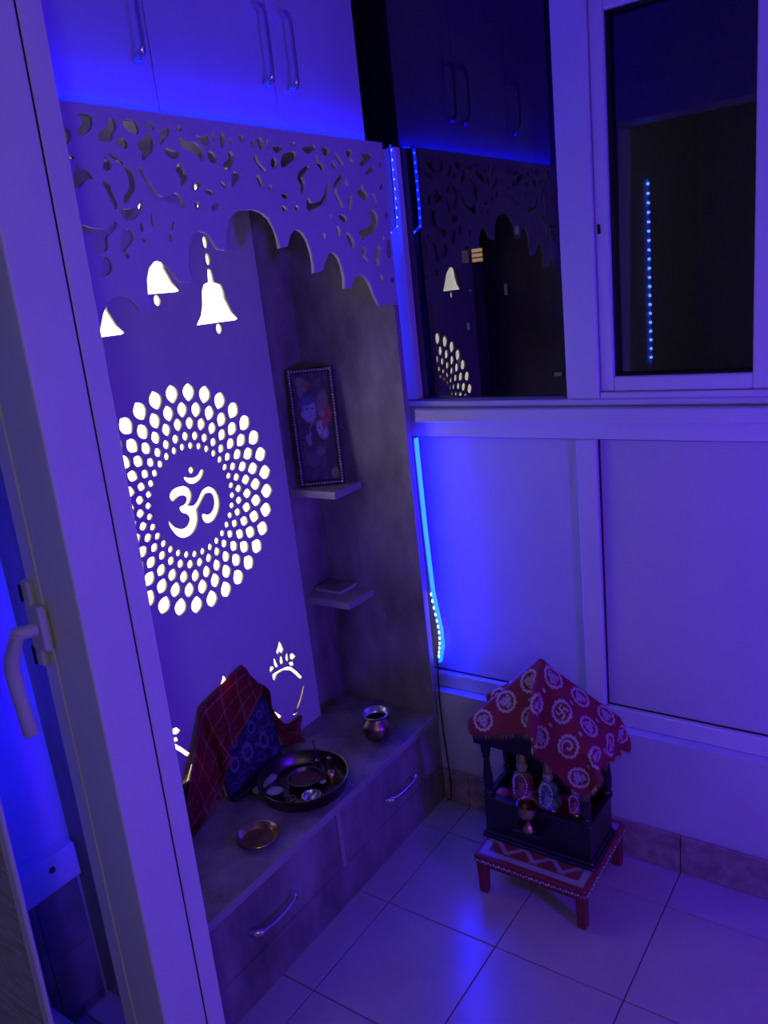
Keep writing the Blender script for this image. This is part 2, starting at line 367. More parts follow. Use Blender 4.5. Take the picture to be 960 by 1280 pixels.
# ------------------------------------------------------------------ grids, prints and draped cloth
def grid_mesh(name, P, C, material, parent=None, solid=0.0, smooth=True):
    n, m = P.shape[:2]
    org = np.array(ORIGIN.get(parent.name, Vector()) if parent else (0, 0, 0))
    V = (P - org).reshape(-1, 3)
    i, j = np.meshgrid(np.arange(n - 1), np.arange(m - 1), indexing='ij')
    a = (i * m + j).ravel()
    F = np.stack([a, a + m, a + m + 1, a + 1], 1)
    me = bpy.data.meshes.new(name)
    me.vertices.add(len(V)); me.vertices.foreach_set('co', V.astype(np.float32).ravel())
    me.loops.add(len(F) * 4); me.loops.foreach_set('vertex_index', F.astype(np.int32).ravel())
    me.polygons.add(len(F)); me.polygons.foreach_set('loop_start', np.arange(0, len(F) * 4, 4, dtype=np.int32))
    me.update(calc_edges=True)
    ca = me.color_attributes.new('print', 'FLOAT_COLOR', 'POINT')
    ca.data.foreach_set('color', np.concatenate([C.reshape(-1, 3), np.ones((len(V), 1))], 1).astype(np.float32).ravel())
    me.materials.append(material)
    if smooth: me.polygons.foreach_set('use_smooth', [True] * len(F))
    me.validate()
    o = bpy.data.objects.new(name, me)
    COL.objects.link(o)
    o.parent = parent
    ORIGIN[o.name] = Vector(org)
    if solid:
        s = o.modifiers.new('thickness', 'SOLIDIFY'); s.thickness = solid; s.offset = 0
    return o

def upsample(P, k):
    """Catmull-Rom refinement of a grid of points"""
    def along(A):
        n = len(A)
        E = np.concatenate([2 * A[:1] - A[1:2], A, 2 * A[-1:] - A[-2:-1]])
        out = []
        for q in range(k):
            t = q / k
            w = (-.5 * t + t * t - .5 * t ** 3, 1 - 2.5 * t * t + 1.5 * t ** 3, .5 * t + 2 * t * t - 1.5 * t ** 3, -.5 * t * t + .5 * t ** 3)
            out.append(sum(w[d] * E[d:d + n - 1] for d in range(4)))
        R = np.stack(out, 1).reshape((-1,) + A.shape[1:])
        return np.concatenate([R, A[-1:]])
    Q = along(P)
    return np.swapaxes(along(np.swapaxes(Q, 0, 1)), 0, 1)

def drape(P, colliders, steps=150, iters=8, pins=None, friction=0.6, bend=0.25, grav=0.25):
    n, m = P.shape[:2]
    W = np.ones((n, m, 1))
    if pins is not None: W[pins] = 0
    cons = []
    for di, dj, k in ((0, 1, 1.0), (1, 0, 1.0), (1, 1, .6), (1, -1, .6), (0, 2, bend), (2, 0, bend)):
        for par in range(2):
            I, J = np.meshgrid(np.arange(n), np.arange(m), indexing='ij')
            ok = (I + di < n) & (J + dj < m) & (J + dj >= 0)
            step = max(abs(di), abs(dj))
            key = (I if di else J) // step
            ok &= key % 2 == par
            I, J = I[ok], J[ok]
            r = np.linalg.norm(P[I + di, J + dj] - P[I, J], axis=1)[:, None]
            cons.append(((I, J), (I + di, J + dj), r, k))
    Q = P.copy(); old = P.copy()
    g = np.array((0, 0, -9.8)) * grav * (1 / 60) ** 2
    for s in range(steps):
        v = (Q - old) * 0.97
        old = Q.copy()
        Q = Q + (v + g) * W
        for _ in range(iters):
            for a, b, r, k in cons:
                d = Q[b] - Q[a]
                L = np.linalg.norm(d, axis=1)[:, None] + 1e-9
                wa, wb = W[a], W[b]
                c = k * (L - r) / L * d / (wa + wb + 1e-9)
                Q[a] += wa * c; Q[b] -= wb * c
            for col in colliders:
                Q2, hit = col(Q)
                if hit.any():
                    Q = np.where(hit[..., None] & (W > 0), Q2, Q)
                    old = np.where(hit[..., None], old + (Q - old) * friction, old)
    return Q

def box_col(x0, x1, y0, y1, z0, z1, e=0.004):
    lo = np.array((x0, y0, z0)) - e; hi = np.array((x1, y1, z1)) + e
    def f(Q):
        inside = ((Q > lo) & (Q < hi)).all(-1)
        d = np.concatenate([Q - lo, hi - Q], -1)
        k = d.argmin(-1)
        R = Q.copy()
        for a in range(3):
            R[..., a] = np.where(k == a, lo[a], np.where(k == a + 3, hi[a], R[..., a]))
        return R, inside
    return f

def ball_col(c, r):
    c = np.array(c)
    def f(Q):
        d = Q - c
        L = np.linalg.norm(d, axis=-1, keepdims=True) + 1e-9
        return c + d / L * r, (L < r)[..., 0]
    return f

def pyramid_col(x0, x1, y0, y1, z, apex):
    ax, ay, az = apex
    pl = []
    for n0, p in (((-1, 0), x0), ((1, 0), x1), ((0, -1), y0), ((0, 1), y1)):
        run = abs((ax if n0[0] else ay) - p)
        n = np.array((n0[0] * (az - z), n0[1] * (az - z), run)); n = n / np.linalg.norm(n)
        pl.append((n, float(n @ np.array(apex)) + 0.003))
    def f(Q):
        d = np.stack([Q @ n - c for n, c in pl], -1)
        k = d.argmax(-1)
        R = Q.copy()
        for i, (n, c) in enumerate(pl):
            R = np.where((k == i)[..., None], Q - d[..., i:i + 1] * n, R)
        return R, (d.max(-1) < 0) & (Q[..., 2] > z - 0.012)
    return f

def plane_col(axis, val, sign):
    def f(Q):
        R = Q.copy(); R[..., axis] = val
        return R, (Q[..., axis] - val) * sign < 0
    return f

# ------------------------------------------------------------------ the setting
XW = 0.14            # face of the low wall under the window
ZL = 0.355           # its ledge
fl = build('floor', bx(B(), -4.2, 0.3, -3.2, 0.6, -0.12, -0.004), M['grout'])
tag(fl, kind='structure')
tile_meshes = {}
for i in range(-14, 1):
    for j in range(-7, 2):
        x0, x1 = 0.3 * i, min(0.3 * i + 0.3, XW)
        y0, y1 = 0.3 * j, min(0.3 * j + 0.3, 0.43)
        if x1 < -1.2 and j < -6: continue
        if i < -6: continue
        key = (round(x1 - x0, 3), round(y1 - y0, 3))
        if key not in tile_meshes:
            g = 0.0013
            t = build('floor_tile', bx(B(), g, key[0] - g, g, key[1] - g, -0.012, 0, 0.0012), M['tile'], None)
            tile_meshes[key] = t.data
        else:
            t = bpy.data.objects.new('floor_tile', tile_meshes[key]); COL.objects.link(t)
        t.location = (x0, y0, 0)
        t.parent = fl

tag(build('wall_back', bx(B(), -1.02, 0.32, 0.43, 0.55, -0.004, 2.5), M['wall']), kind='structure')
wr = B(); bx(wr, XW, 0.30, -2.62, 0.43, -0.004, ZL); bx(wr, XW, 0.30, -2.62, 0.43, 2.33, 2.5)
tag(build('wall_right', wr, M['wall']), kind='structure')
wl = B()
bx(wl, -1.02, -0.87, -2.62, 0.43, 2.04, 2.5); bx(wl, -1.02, -0.87, -2.62, -1.82, -0.004, 2.04)
tag(build('wall_left', wl, M['wall']), kind='structure')
tag(build('wall_front', bx(B(), -0.87, XW, -2.62, -2.5, -0.004, 2.5), M['wall']), kind='structure')
tag(build('ceiling', bx(B(), -4.2, 0.32, -3.2, 0.6, 2.5, 2.6), M['ceiling']), kind='structure')
rw = B()
bx(rw, -4.2, -4.1, -3.2, 0.6, -0.004, 2.5); bx(rw, -4.1, -1.02, 0.45, 0.55, -0.004, 2.5); bx(rw, -4.1, -1.02, -3.2, -3.1, -0.004, 2.5)
tag(build('wall_room', rw, M['wall']), kind='structure')

bb = build('baseboard_right', bx(B(), 0.134, XW, -2.5, 0.086, 0, 0.10), M['grout']); tag(bb, kind='structure')
for k in range(-8, 1):
    y1 = min(0.3 * k + 0.3, 0.084)
    build('skirting_tile', bx(B(), 0.127, 0.138, 0.3 * k + 0.001, y1 - 0.001, 0.001, 0.105, 0.002), M['skirting'], bb)

# tiled dado and ledge band on the back wall beside the shrine
dd = tag(build('trim_1', bx(B(), -1.02, -0.845, 0.424, 0.43, 0, 0.345), M['grout']), kind='structure')
for a, b in ((-1.018, -0.947), (-0.945, -0.847)):
    for c in range(2):
        build('dado_tile', bx(B(), a, b, 0.414, 0.426, 0.002 + 0.172 * c, 0.171 + 0.172 * c, 0.001), M['marble'], dd)
lb = tag(build('trim_2', bx(B(), -1.02, -0.845, 0.392, 0.43, 0.345, 0.425, 0.002), M['alu']), kind='structure')
build('screw_hole', lathe(B(), [(0.007, 0), (0.007, 0.003), (0, 0.003)], (0, 0, 0), 14), M['black'], lb).matrix_local = Matrix.Translation((-0.905, 0.3925, 0.397)) @ Matrix.Rotation(math.pi / 2, 4, 'X')

# window wall: white aluminium partition, infill sheets below, glass above
win = thing('window_1', (0.17, -0.6, ZL), kind='structure')
XF = 0.168
def rail(name, y0, y1, z0, z1, x0=XF, x1=0.225, bev=0.0025, m='alu', par=None):
    return build(name, bx(B(), x0, x1, y0, y1, z0, z1, bev), M[m], par or win)
rail('bottom_rail', -2.5, 0.42, ZL + 0.001, 0.402)
rail('lower_cross_rail', -2.5, 0.42, 1.096, 1.1375)
rail('projecting_sill', -2.5, 0.072, 1.1385, 1.1735, 0.142, 0.225, 0.003)
rail('middle_rail', 0.073, 0.42, 1.1380, 1.1740)
rail('upper_cross_rail', -2.5, 0.42, 1.1745, 1.19)
for yc in (-0.383, -1.10, -1.82):
    rail('lower_mullion', yc - 0.025, yc + 0.025, 0.403, 1.095)
for a, b in ((-0.3585, 0.42), (-1.0745, -0.4085), (-1.7945, -1.1255), (-2.5, -1.8455)):
    pnl = rail('infill_sheet', a + 0.003, b - 0.003, 0.4055, 1.0925, 0.186, 0.198, 0, 'infill')
    gk = B()
    bx(gk, 0.182, 0.186, a, a + 0.003, 0.403, 1.095); bx(gk, 0.182, 0.186, b - 0.003, b, 0.403, 1.095)
    bx(gk, 0.182, 0.186, a, b, 1.0925, 1.095); bx(gk, 0.182, 0.186, a, b, 0.403, 0.4055)
    build('gasket', gk, M['gasket'], pnl)
rail('upper_mullion', -0.42, -0.342, 1.191, 2.29)
rail('upper_mullion', -1.62, -1.54, 1.191, 2.29)
rail('head_rail', -2.5, 0.42, 2.291, 2.329)
rail('transom_panel', -1.539, -0.421, 2.08, 2.29)
pane = rail('glass_pane', -0.3405, 0.42, 1.1915, 2.2895, 0.213, 0.218, 0, 'glass')
rail('glazing_bead', -0.3455, -0.3405, 1.191, 2.29, 0.176, 0.212, 0, 'gasket', pane)
rail('glass_pane', -2.5, -1.621, 1.1915, 2.2895, 0.213, 0.218, 0, 'glass')
rail('sash_track', -1.54, -0.421, 1.1905, 1.205, 0.170, 0.225, 0.002)

def sash(y0, y1, xo):
    sm = B()
    bx(sm, xo, xo + 0.032, y1 - 0.031, y1, 1.206, 2.075, 0.003)
    bx(sm, xo, xo + 0.032, y0, y0 + 0.040, 1.206, 2.075, 0.003)
    bx(sm, xo, xo + 0.032, y0 + 0.040, y1 - 0.031, 1.206, 1.239, 0.003)
    bx(sm, xo, xo + 0.032, y0 + 0.040, y1 - 0.031, 1.975, 2.075, 0.003)
    s = build('sash', sm, M['alu'], win)
    build('glass_pane', bx(B(), xo + 0.034, xo + 0.038, y0 + 0.041, y1 - 0.032, 1.24, 1.974), M['glass'], s)
    gk = B()
    for a, b, c, d in ((y0 + 0.040, y0 + 0.043, 1.239, 1.975), (y1 - 0.034, y1 - 0.031, 1.239, 1.975), (y0 + 0.04, y1 - 0.031, 1.239, 1.242), (y0 + 0.04, y1 - 0.031, 1.972, 1.975)):
        bx(gk, xo + 0.012, xo + 0.033, a, b, c, d)
    build('gasket', gk, M['gasket'], s)
    return s
s1 = sash(-0.782, -0.421, 0.176)
build('latch_slot', bx(B(), 0.172, 0.1765, -0.4335, -0.4275, 1.548, 1.568, 0.001), M['black'], s1)
sash(-1.538, -0.745, 0.2095)

# fixed frame of the doorway between room and balcony
df = B()
bx(df, -1.01, -0.875, -1.82, 0.43, 1.93, 2.04, 0.003); bx(df, -1.01, -0.875, -1.82, -1.77, 0, 1.93, 0.003)
tag(build('trim_3', df, M['alu']), kind='structure')

# glazed door leaf whose meeting stile stands in front of the shrine (it hangs a little out of plumb)
leaf = thing('door_1', (-1.0, -0.046, 0.004), kind='structure')
stile = B()
bx(stile, -1.0, -0.9175, -0.046, 0.072, 0.004, 1.92, 0.004, 2)
bx(stile, -0.9150, -0.878, -0.046, 0.072, 0.004, 1.92, 0.002)
bx(stile, -1.003, -0.999, 0.040, 0.072, 0.006, 1.918, 0.0015)
bx(stile, -0.920, -0.913, -0.036, 0.070, 0.004, 1.918)
st = build('meeting_stile', stile, M['door_alu'], leaf)
build('gasket', bx(B(), -0.9172, -0.9153, -0.0440, -0.036, 0.01, 1.915), M['gasket'], st)
build('glass_pane', bx(B(), -0.988, -0.984, 0.0725, 0.40, 0.09, 1.84), M['door_glass'], leaf)
tr = B(); bx(tr, -0.998, -0.974, 0.0725, 0.40, 1.84, 1.92, 0.003); bx(tr, -0.998, -0.974, 0.0725, 0.40, 0.004, 0.09, 0.003); bx(tr, -0.998, -0.974, 0.4005, 0.424, 0.004, 1.92, 0.003)
build('outer_rail', tr, M['alu'], leaf)
# lever handle on the room side
hz = 1.06
hp = B()
bx(hp, -1.019, -1.003, 0.030, 0.066, 1.015, 1.088, 0.004, 2)
bx(hp, -1.015, -1.003, 0.052, 0.072, 0.985, 1.125, 0.004, 2)
hb = build('handle_plate', hp, M['cream_plastic'], leaf)
hl = B()
tube(hl, [(-1.018, 0.046, 1.052), (-1.045, 0.052, 1.054), (-1.050, 0.056, 1.050)], [0.011, 0.0105, 0.010], 12)
tube(hl, [(-1.046, 0.048, 1.058), (-1.048, 0.056, 1.040), (-1.050, 0.072, 1.014), (-1.050, 0.080, 0.990), (-1.050, 0.078, 0.950), (-1.049, 0.075, 0.910), (-1.048, 0.072, 0.885), (-1.048, 0.070, 0.879)],
     [0.0095, 0.0105, 0.0118, 0.0120, 0.0114, 0.0112, 0.0128, 0.008], 12)
build('lever', hl, M['cream_plastic'], hb, smooth=True)
sp = B(); bx(sp, -1.017, -1.0125, 0.068, 0.0735, 0.988, 1.018); bx(sp, -1.017, -1.0125, 0.068, 0.0735, 1.092, 1.118)
build('spindle_slot', sp, M['black'], hb)
for yy, zz in ((-0.0085, 0.636), (-0.0145, 0.612)):
    k = build('screw_hole', lathe(B(), [(0.0075, 0), (0.0085, 0.0015), (0.0060, 0.0022), (0.0055, 0.0008), (0, 0.0008)], (0, 0, 0), 16, cap=False), M['gasket'], leaf)
    k.matrix_local = Matrix.Translation((-0.0002, yy + 0.046, zz - 0.004)) @ Matrix.Rotation(-math.pi / 2, 4, 'Y')
leaf.rotation_euler = (0.0282, 0, 0)

# fly-mesh shutter parked on the room-side track
ms = thing('mesh_shutter', (-1.13, 0.060, 0.004), 'cream framed fly mesh shutter standing behind the door handle at the doorway edge', 'shutter')
fr = B()
bx(fr, -1.14, -1.132, 0.060, 0.083, 0.004, 1.90, 0.003); bx(fr, -1.14, -1.132, 0.0835, 0.32, 0.004, 0.05, 0.003); bx(fr, -1.14, -1.132, 0.0835, 0.32, 1.86, 1.90, 0.003); bx(fr, -1.14, -1.132, 0.3205, 0.345, 0.004, 1.90, 0.003)
build('frame', fr, M['alu'], ms)
build('fly_mesh', bx(B(), -1.137, -1.135, 0.0835, 0.32, 0.05, 1.86), M['mesh'], ms)
ms.rotation_euler = (0.06, 0, 0)

# ------------------------------------------------------------------ the built-in shrine
X0, X1 = -0.833, 0.143          # outer sides
YF, YB = 0.087, 0.43            # front, wall behind
CX = -0.352
ZT = 1.822
shr = thing('prayer_cabinet', (CX, 0.25, 0.0), 'built-in grey laminate prayer cabinet with a glowing carved back panel and scalloped arch', 'cabinet')
for a, b in ((0.122, X1), (X0, X0 + 0.021)):
    sd = build('side_panel', bx(B(), a, b, YF + 0.001, 0.429, 0.286, 1.805, 0.0006), M['laminate'], shr)
    build('edge_band', bx(B(), a, b, YF - 0.0012, YF + 0.0008, 0.287, 1.44), M['laminate_edge'], sd)
build('scribe_filler', bx(B(), 0.186, 0.2115, 0.0815, 0.42, 1.192, 1.815, 0.001), M['board'], shr)
build('back_panel', bx(B(), X0 + 0.0215, 0.1215, 0.416, 0.4285, 0.286, 1.805), M['laminate'], shr)
build('top_board', bx(B(), X0, X1, YF + 0.013, 0.429, 1.806, ZT - 0.002, 0.0006), M['laminate'], shr)
ct = build('counter_top', bx(B(), X0, X1, YF + 0.001, 0.4285, 0.265, 0.2855, 0.001), M['laminate'], shr)
build('edge_band', bx(B(), X0, X1, YF - 0.0015, YF + 0.0008, 0.2652, 0.2852), M['laminate_edge'], ct)
build('carcass', bx(B(), X0, X1, 0.108, 0.4285, 0.0, 0.2645), M['laminate'], shr)
build('plinth', bx(B(), X0, X1, YF + 0.003, 0.1075, 0.0, 0.108), M['laminate'], shr)
build('divider', bx(B(), CX - 0.0005, CX + 0.0145, YF, 0.1075, 0.109, 0.2645), M['laminate_edge'], shr)
for a, b, h0, h1 in ((X0 + 0.003, CX - 0.003, -0.672, -0.536), (CX + 0.017, X1 - 0.003, -0.155, -0.022)):
    dr = build('drawer_front', bx(B(), a, b, YF + 0.002, 0.1075, 0.110, 0.2625, 0.0012), M['laminate'], shr)
    h = B()
    zz = 0.178
    tube(h, [(h0 + 0.018, YF - 0.022, zz), (h0 + 0.05, YF - 0.026, zz), (h1 - 0.05, YF - 0.026, zz), (h1 - 0.018, YF - 0.022, zz)], 0.0042, 10)
    for e, s in ((h0, 1), (h1, -1)):
        tube(h, [(e + s * 0.02, YF - 0.0225, zz), (e + s * 0.012, YF - 0.019, zz), (e + s * 0.004, YF - 0.010, zz), (e, YF + 0.002, zz)], [0.005, 0.0085, 0.0095, 0.008], 10)
    build('bar_handle', h, M['chrome'], dr, smooth=True)

# back panel with cut-outs in front of a light box
mm = lambda poly: [(a / 1000, b / 1000) for a, b in poly]
cuts = []
MC = (-0.3566, 1.0462)
def rot2(p, a, c):
    return (c[0] + p[0] * math.cos(a) - p[1] * math.sin(a), c[1] + p[0] * math.sin(a) + p[1] * math.cos(a))
for k in range(32):
    for q, (r, hl, hw) in enumerate(((0.2570, 0.0225, 0.0185), (0.2170, 0.0195, 0.0152), (0.1845, 0.0160, 0.0125), (0.1545, 0.0118, 0.0098), (0.1310, 0.0095, 0.0078))):
        an = math.radians(80 + 11.25 * (k + 0.5 * (q % 2)))
        pet = []
        for s in range(16):
            t = 2 * math.pi * s / 16
            # pointed leaf, widest a little outside its middle
            f = s / 8 if s <= 8 else (16 - s) / 8
            xx = 1 - 2 * f
            pet.append((xx * hl, (1 if s <= 8 else -1) * hw * (1 - abs(xx) ** 2.3) * (1 + 0.10 * xx)))
        cuts.append([rot2((r + p[0], p[1]), an, MC) for p in pet])
for poly in OM_CUTS:
    cuts.append(grow(chaikin(mm(poly)), 0.0012))
def ell(cx, cz, rx, rz, n=14):
    return [(cx + rx * math.cos(2 * math.pi * k / n), cz + rz * math.sin(2 * math.pi * k / n)) for k in range(n)]
for bxx, bz in ((-0.183, 1.450), (-0.3575, 1.530), (-0.532, 1.452)):
    bell = [(a / 1000 + bxx, b / 1000 + bz) for a, b in BELL_CUT]
    cuts.append(bell)
    cuts.append(ell(bxx + 0.001, bz - 0.016, 0.0105, 0.0125))
    z = bz + 0.147
    while z < 1.76:
        cuts.append(ell(bxx, z, 0.0075, 0.0145)); z += 0.039
for cx0 in (-0.142, -0.3575, -0.573):
    for poly in CROWN_CUTS:
        cuts.append(shrink([(a / 1000 + cx0, b / 1000) for a, b in poly], 0.96))
om = build('carved_back_panel', pierced_board([(-0.693, 0.2865), (-0.020, 0.2865), (-0.020, 1.80), (-0.693, 1.80)], cuts, 0.399, 0.0085), M['board'], shr)
om.data.materials.append(M['mdf_edge'])
for f in om.data.polygons:
    if abs(f.normal.y) < 0.5: f.material_index = 1
build('light_box_diffuser', bx(B(), -0.688, -0.025, 0.4125, 0.4155, 0.292, 1.795), M['backlight'], shr)
lbf = B()
bx(lbf, -0.693, -0.6885, 0.408, 0.4158, 0.2865, 1.80); bx(lbf, -0.0245, -0.020, 0.408, 0.4158, 0.2865, 1.80)
build('light_box_side', lbf, M['board'], shr)

# scalloped arch board
half = [(0.498, 1.442), (0.415, 1.446), (0.400, 1.470), (0.388, 1.495), (0.375, 1.512), (0.360, 1.521), (0.342, 1.524), (0.325, 1.517), (0.313, 1.503), (0.308, 1.494),
        (0.284, 1.494), (0.288, 1.517), (0.284, 1.545), (0.275, 1.564), (0.262, 1.574), (0.250, 1.577), (0.237, 1.573), (0.225, 1.561), (0.213, 1.544), (0.207, 1.537),
        (0.180, 1.534), (0.183, 1.555), (0.180, 1.580), (0.172, 1.604), (0.158, 1.620), (0.142, 1.626), (0.126, 1.623), (0.114, 1.614), (0.107, 1.602), (0.100, 1.592),
        (0.078, 1.589), (0.077, 1.610), (0.070, 1.630), (0.057, 1.648), (0.040, 1.659), (0.020, 1.664)]
outline = [(CX + 0.498, ZT)] + [(CX + a, b) for a, b in half[:]] + [(CX, 1.6645)] + [(CX - a, b) for a, b in half[::-1]] + [(CX - 0.498, ZT)]
outline = [(min(max(a, X0), X1), b) for a, b in outline]
jc = [grow(chaikin(mm(p)), 0.0017) for p in JAALI_CUTS]
jc = [p for p in jc if min(a for a, b in p) > X0 + 0.004]
build('scalloped_arch', pierced_board(outline[::-1], jc, YF - 0.0005, 0.010), M['board'], shr)

# corner shelves inside the shrine
for z in (0.957, 0.637):
    sh = build('corner_shelf', bx(B(), 0.000, 0.1215, 0.254, 0.4155, z, z + 0.020, 0.001), M['laminate_edge'], shr)
    for yy in (0.30, 0.37):
        build('shelf_pin', bx(B(), 0.108, 0.1213, yy, yy + 0.008, z - 0.009, z - 0.0002, 0.001), M['chrome'], sh)

# ------------------------------------------------------------------ overhead cabinet
oh = thing('overhead_cabinet', (CX, 0.28, ZT), 'white gloss overhead cabinet above the arch, washed with blue light', 'cabinet')
YO = 0.131
build('carcass', bx(B(), X0, 0.140, YO + 0.019, 0.4285, ZT + 0.001, 2.48), M['overhead'], oh)
for a, b in ((-0.8315, -0.5015), (-0.4985, -0.1715), (-0.1685, 0.139)):
    d = build('cabinet_door', bx(B(), a, b, YO, YO + 0.0185, ZT + 0.006, 2.475, 0.0015), M['overhead'], oh)
    hx = {-0.8315: -0.54, -0.4985: -0.206, -0.1685: -0.128}[a]
    h = B()
    tube(h, [(hx, YO - 0.026, 2.045), (hx, YO - 0.027, 2.02), (hx, YO - 0.027, 1.955), (hx, YO - 0.026, 1.93)], 0.0042, 10)
    for e, s in ((2.063, -1), (1.912, 1)):
        tube(h, [(hx, YO - 0.0265, e + s * 0.02), (hx, YO - 0.022, e + s * 0.011), (hx, YO - 0.011, e + s * 0.004), (hx, YO - 0.001, e)], [0.0045, 0.0075, 0.0085, 0.0075], 10)
    build('bar_handle', h, M['chrome'], d, smooth=True)

# ------------------------------------------------------------------ LED strips
def strip(name, path, nrm, label, group=None, power='strip_up', step=0.022, w=0.008, beads=True, bead='led_bead', bs=0.0022):
    """flexible tape following a path; nrm is the side its diodes face"""
    t = thing(name, path[0], label, 'led strip', group)
    nrm = Vector(nrm).normalized()
    pts = [Vector(p) for p in path]
    def ribbon(off0, off1, hw):
        bm = B()
        prev = None
        for i, p in enumerate(pts):
            tg = (pts[min(i + 1, len(pts) - 1)] - pts[max(i - 1, 0)]).normalized()
            sdv = tg.cross(nrm).normalized()
            n2 = sdv.cross(tg).normalized()
            if n2.dot(nrm) < 0: n2 = -n2
            q = [bm.verts.new(p + sdv * s * hw + n2 * o) for s, o in ((-1, off0), (1, off0), (1, off1), (-1, off1))]
            if prev:
                for k in range(4):
                    bm.faces.new((prev[k], prev[(k + 1) % 4], q[(k + 1) % 4], q[k]))
            else: bm.faces.new(q)
            prev = q
        bm.faces.new(prev[::-1])
        bmesh.ops.recalc_face_normals(bm, faces=bm.faces)
        return bm
    build('tape', ribbon(-0.0008, 0.0004, w / 2), M['tape'], t)
    build('glow_sleeve', ribbon(0.0006, 0.0022, w * 0.42), M[power], t)
    if beads:
        lens = [0]
        for a, b in zip(pts, pts[1:]): lens.append(lens[-1] + (b - a).length)
        d = step / 2
        proto = None
        while d < lens[-1]:
            i = max(k for k in range(len(pts)) if lens[k] <= d)
            i = min(i, len(pts) - 2)
            f = (d - lens[i]) / (lens[i + 1] - lens[i])
            c = pts[i].lerp(pts[i + 1], f) + nrm * 0.0027
            if proto is None:
                proto = build('diode', bx(B(), -bs, bs, -bs, bs, -bs, bs, 0.0006), M[bead], None)
                o = proto
            else:
                o = bpy.data.objects.new('diode', proto.data); COL.objects.link(o)
            o.parent = t
            o.location = c - pts[0]
            d += step
    return t

strip('led_strip', [(0.1385, 0.1165, ZT + 0.003), (-0.35, 0.1165, ZT + 0.003), (-0.831, 0.1165, ZT + 0.003)], (0, 0, 1),
      'blue LED strip lying along the top of the prayer cabinet under the overhead doors', beads=False, power='strip_top')
strip('led_strip', [(0.158, 0.076, 1.815), (0.157, 0.076, 1.72), (0.156, 0.078, 1.63), (0.152, 0.150, 1.585), (0.150, 0.152, 1.20)], (0.8, -0.6, 0),
      'blue dotted LED strip running down beside the carved arch at the window glass')
strip('led_strip', [(0.1585, 0.0835, 1.094), (0.1585, 0.0835, 1.03), (0.1585, 0.082, 0.84), (0.1585, 0.077, 0.655), (0.1585, 0.062, 0.54), (0.1585, 0.062, 0.49), (0.1585, 0.076, 0.44)], (-0.3, -0.95, 0),
      'bright cyan-blue LED strip hanging beside the white infill sheet below the window sill', power='strip_low', w=0.016, beads=False)
strip('led_strip', [(-0.873, 0.092, 1.80), (-0.873, 0.092, 1.2), (-0.873, 0.092, 0.46)], (0.5, 0.86, 0),
      'blue LED strip on the outer left side of the prayer cabinet behind the door stile', power='strip_left', beads=False)
strip('led_strip', [(-2.95, 0.4455, 1.92), (-2.95, 0.4455, 1.40), (-2.95, 0.4455, 0.86)], (0, -1, 0),
      'added unseen blue dotted LED strip on the room wall, mirrored in the sliding window pane', power='strip_added', step=0.052, bead='led_added', bs=0.006)  # put in out of view to give the dotted line mirrored in the pane

tl = thing('loose_led_tail', (0.152, 0.073, 0.66), 'loose tail of white LED dots curling beside the bright blue strip', 'led strip')
tp = [(0.152, 0.0805, 0.66), (0.152, 0.0765, 0.62), (0.152, 0.070, 0.58), (0.152, 0.0655, 0.545), (0.152, 0.066, 0.51), (0.152, 0.0705, 0.48), (0.152, 0.0755, 0.455)]
tube(t_ := B(), tp, 0.0012, 6)
build('cord', t_, M['tape'], tl)
for a, b in zip(tp, tp[1:]):
    for f in (0.25, 0.75):
        c = Vector(a).lerp(Vector(b), f)
        build('diode', bx(B(), c.x - 0.003, c.x + 0.001, c.y - 0.0024, c.y + 0.0016, c.z - 0.0042, c.z + 0.0042, 0.0008), M['led_white'], tl)
w_ = B()
tube(w_, [(0.150, 0.0775, 0.452), (0.148, 0.080, 0.40), (0.136, 0.076, 0.34), (0.134, 0.073, 0.24), (0.133, 0.066, 0.13), (0.123, 0.056, 0.06), (0.122, 0.060, 0.012), (0.118, 0.075, 0.003)], 0.0022, 8)
tag(build('power_cable', w_, M['wire'], None, smooth=True), 'thin dark cable running down the wall corner beside the drawers', 'cable')

# ------------------------------------------------------------------ added fill lamps, both out of view
wlp = thing('violet_fill_lamp', (-0.87, -1.95, 0.95), 'added round violet fill lamp on the balcony wall, out of view', 'lamp')  # invented fixture, carries the violet fill light
hs = lathe(B(), [(0.12, 0.0), (0.125, 0.012), (0.115, 0.03), (0.11, 0.03)], (0, 0, 0), 40)
df_ = lathe(B(), [(0.109, 0.031), (0.10, 0.048), (0.06, 0.060), (0, 0.064)], (0, 0, 0), 40, cap=False)
for nm, q, mm_ in (('housing', hs, 'alu'), ('diffuser', df_, 'violet_fill')):
    bmesh.ops.rotate(q, verts=q.verts, cent=(0, 0, 0), matrix=Matrix.Rotation(math.pi / 2, 3, 'Y'))
    bmesh.ops.translate(q, verts=q.verts, vec=(-0.87, -1.95, 0.95))
    build(nm, q, M[mm_], wlp, smooth=True)
ld = bpy.data.lights.new('violet_fill_lamp', 'AREA'); ld.shape = 'DISK'; ld.size = 0.18; ld.color = VIOLET_FILL; ld.energy = VIOLET_FILL_WATTS
lo = bpy.data.objects.new('violet_fill_light', ld); COL.objects.link(lo); lo.parent = wlp; lo.location = (0.115, 0.06, 0)
lo.rotation_euler = Vector((0.6, 0.8, 0.0)).to_track_quat('-Z', 'Y').to_euler()
gl = thing('globe_fill_lamp', (-2.1, -1.5, 0.0), 'added slim floor lamp with a dim warm fill globe, out of view in the room', 'lamp')  # invented lamp behind the camera, weak fill for door stile and balcony
build('foot', lathe(B(), [(0.13, 0), (0.13, 0.012), (0.02, 0.022), (0.012, 0.03)], (-2.1, -1.5, 0), 32), M['dark_frame'], gl, smooth=True)
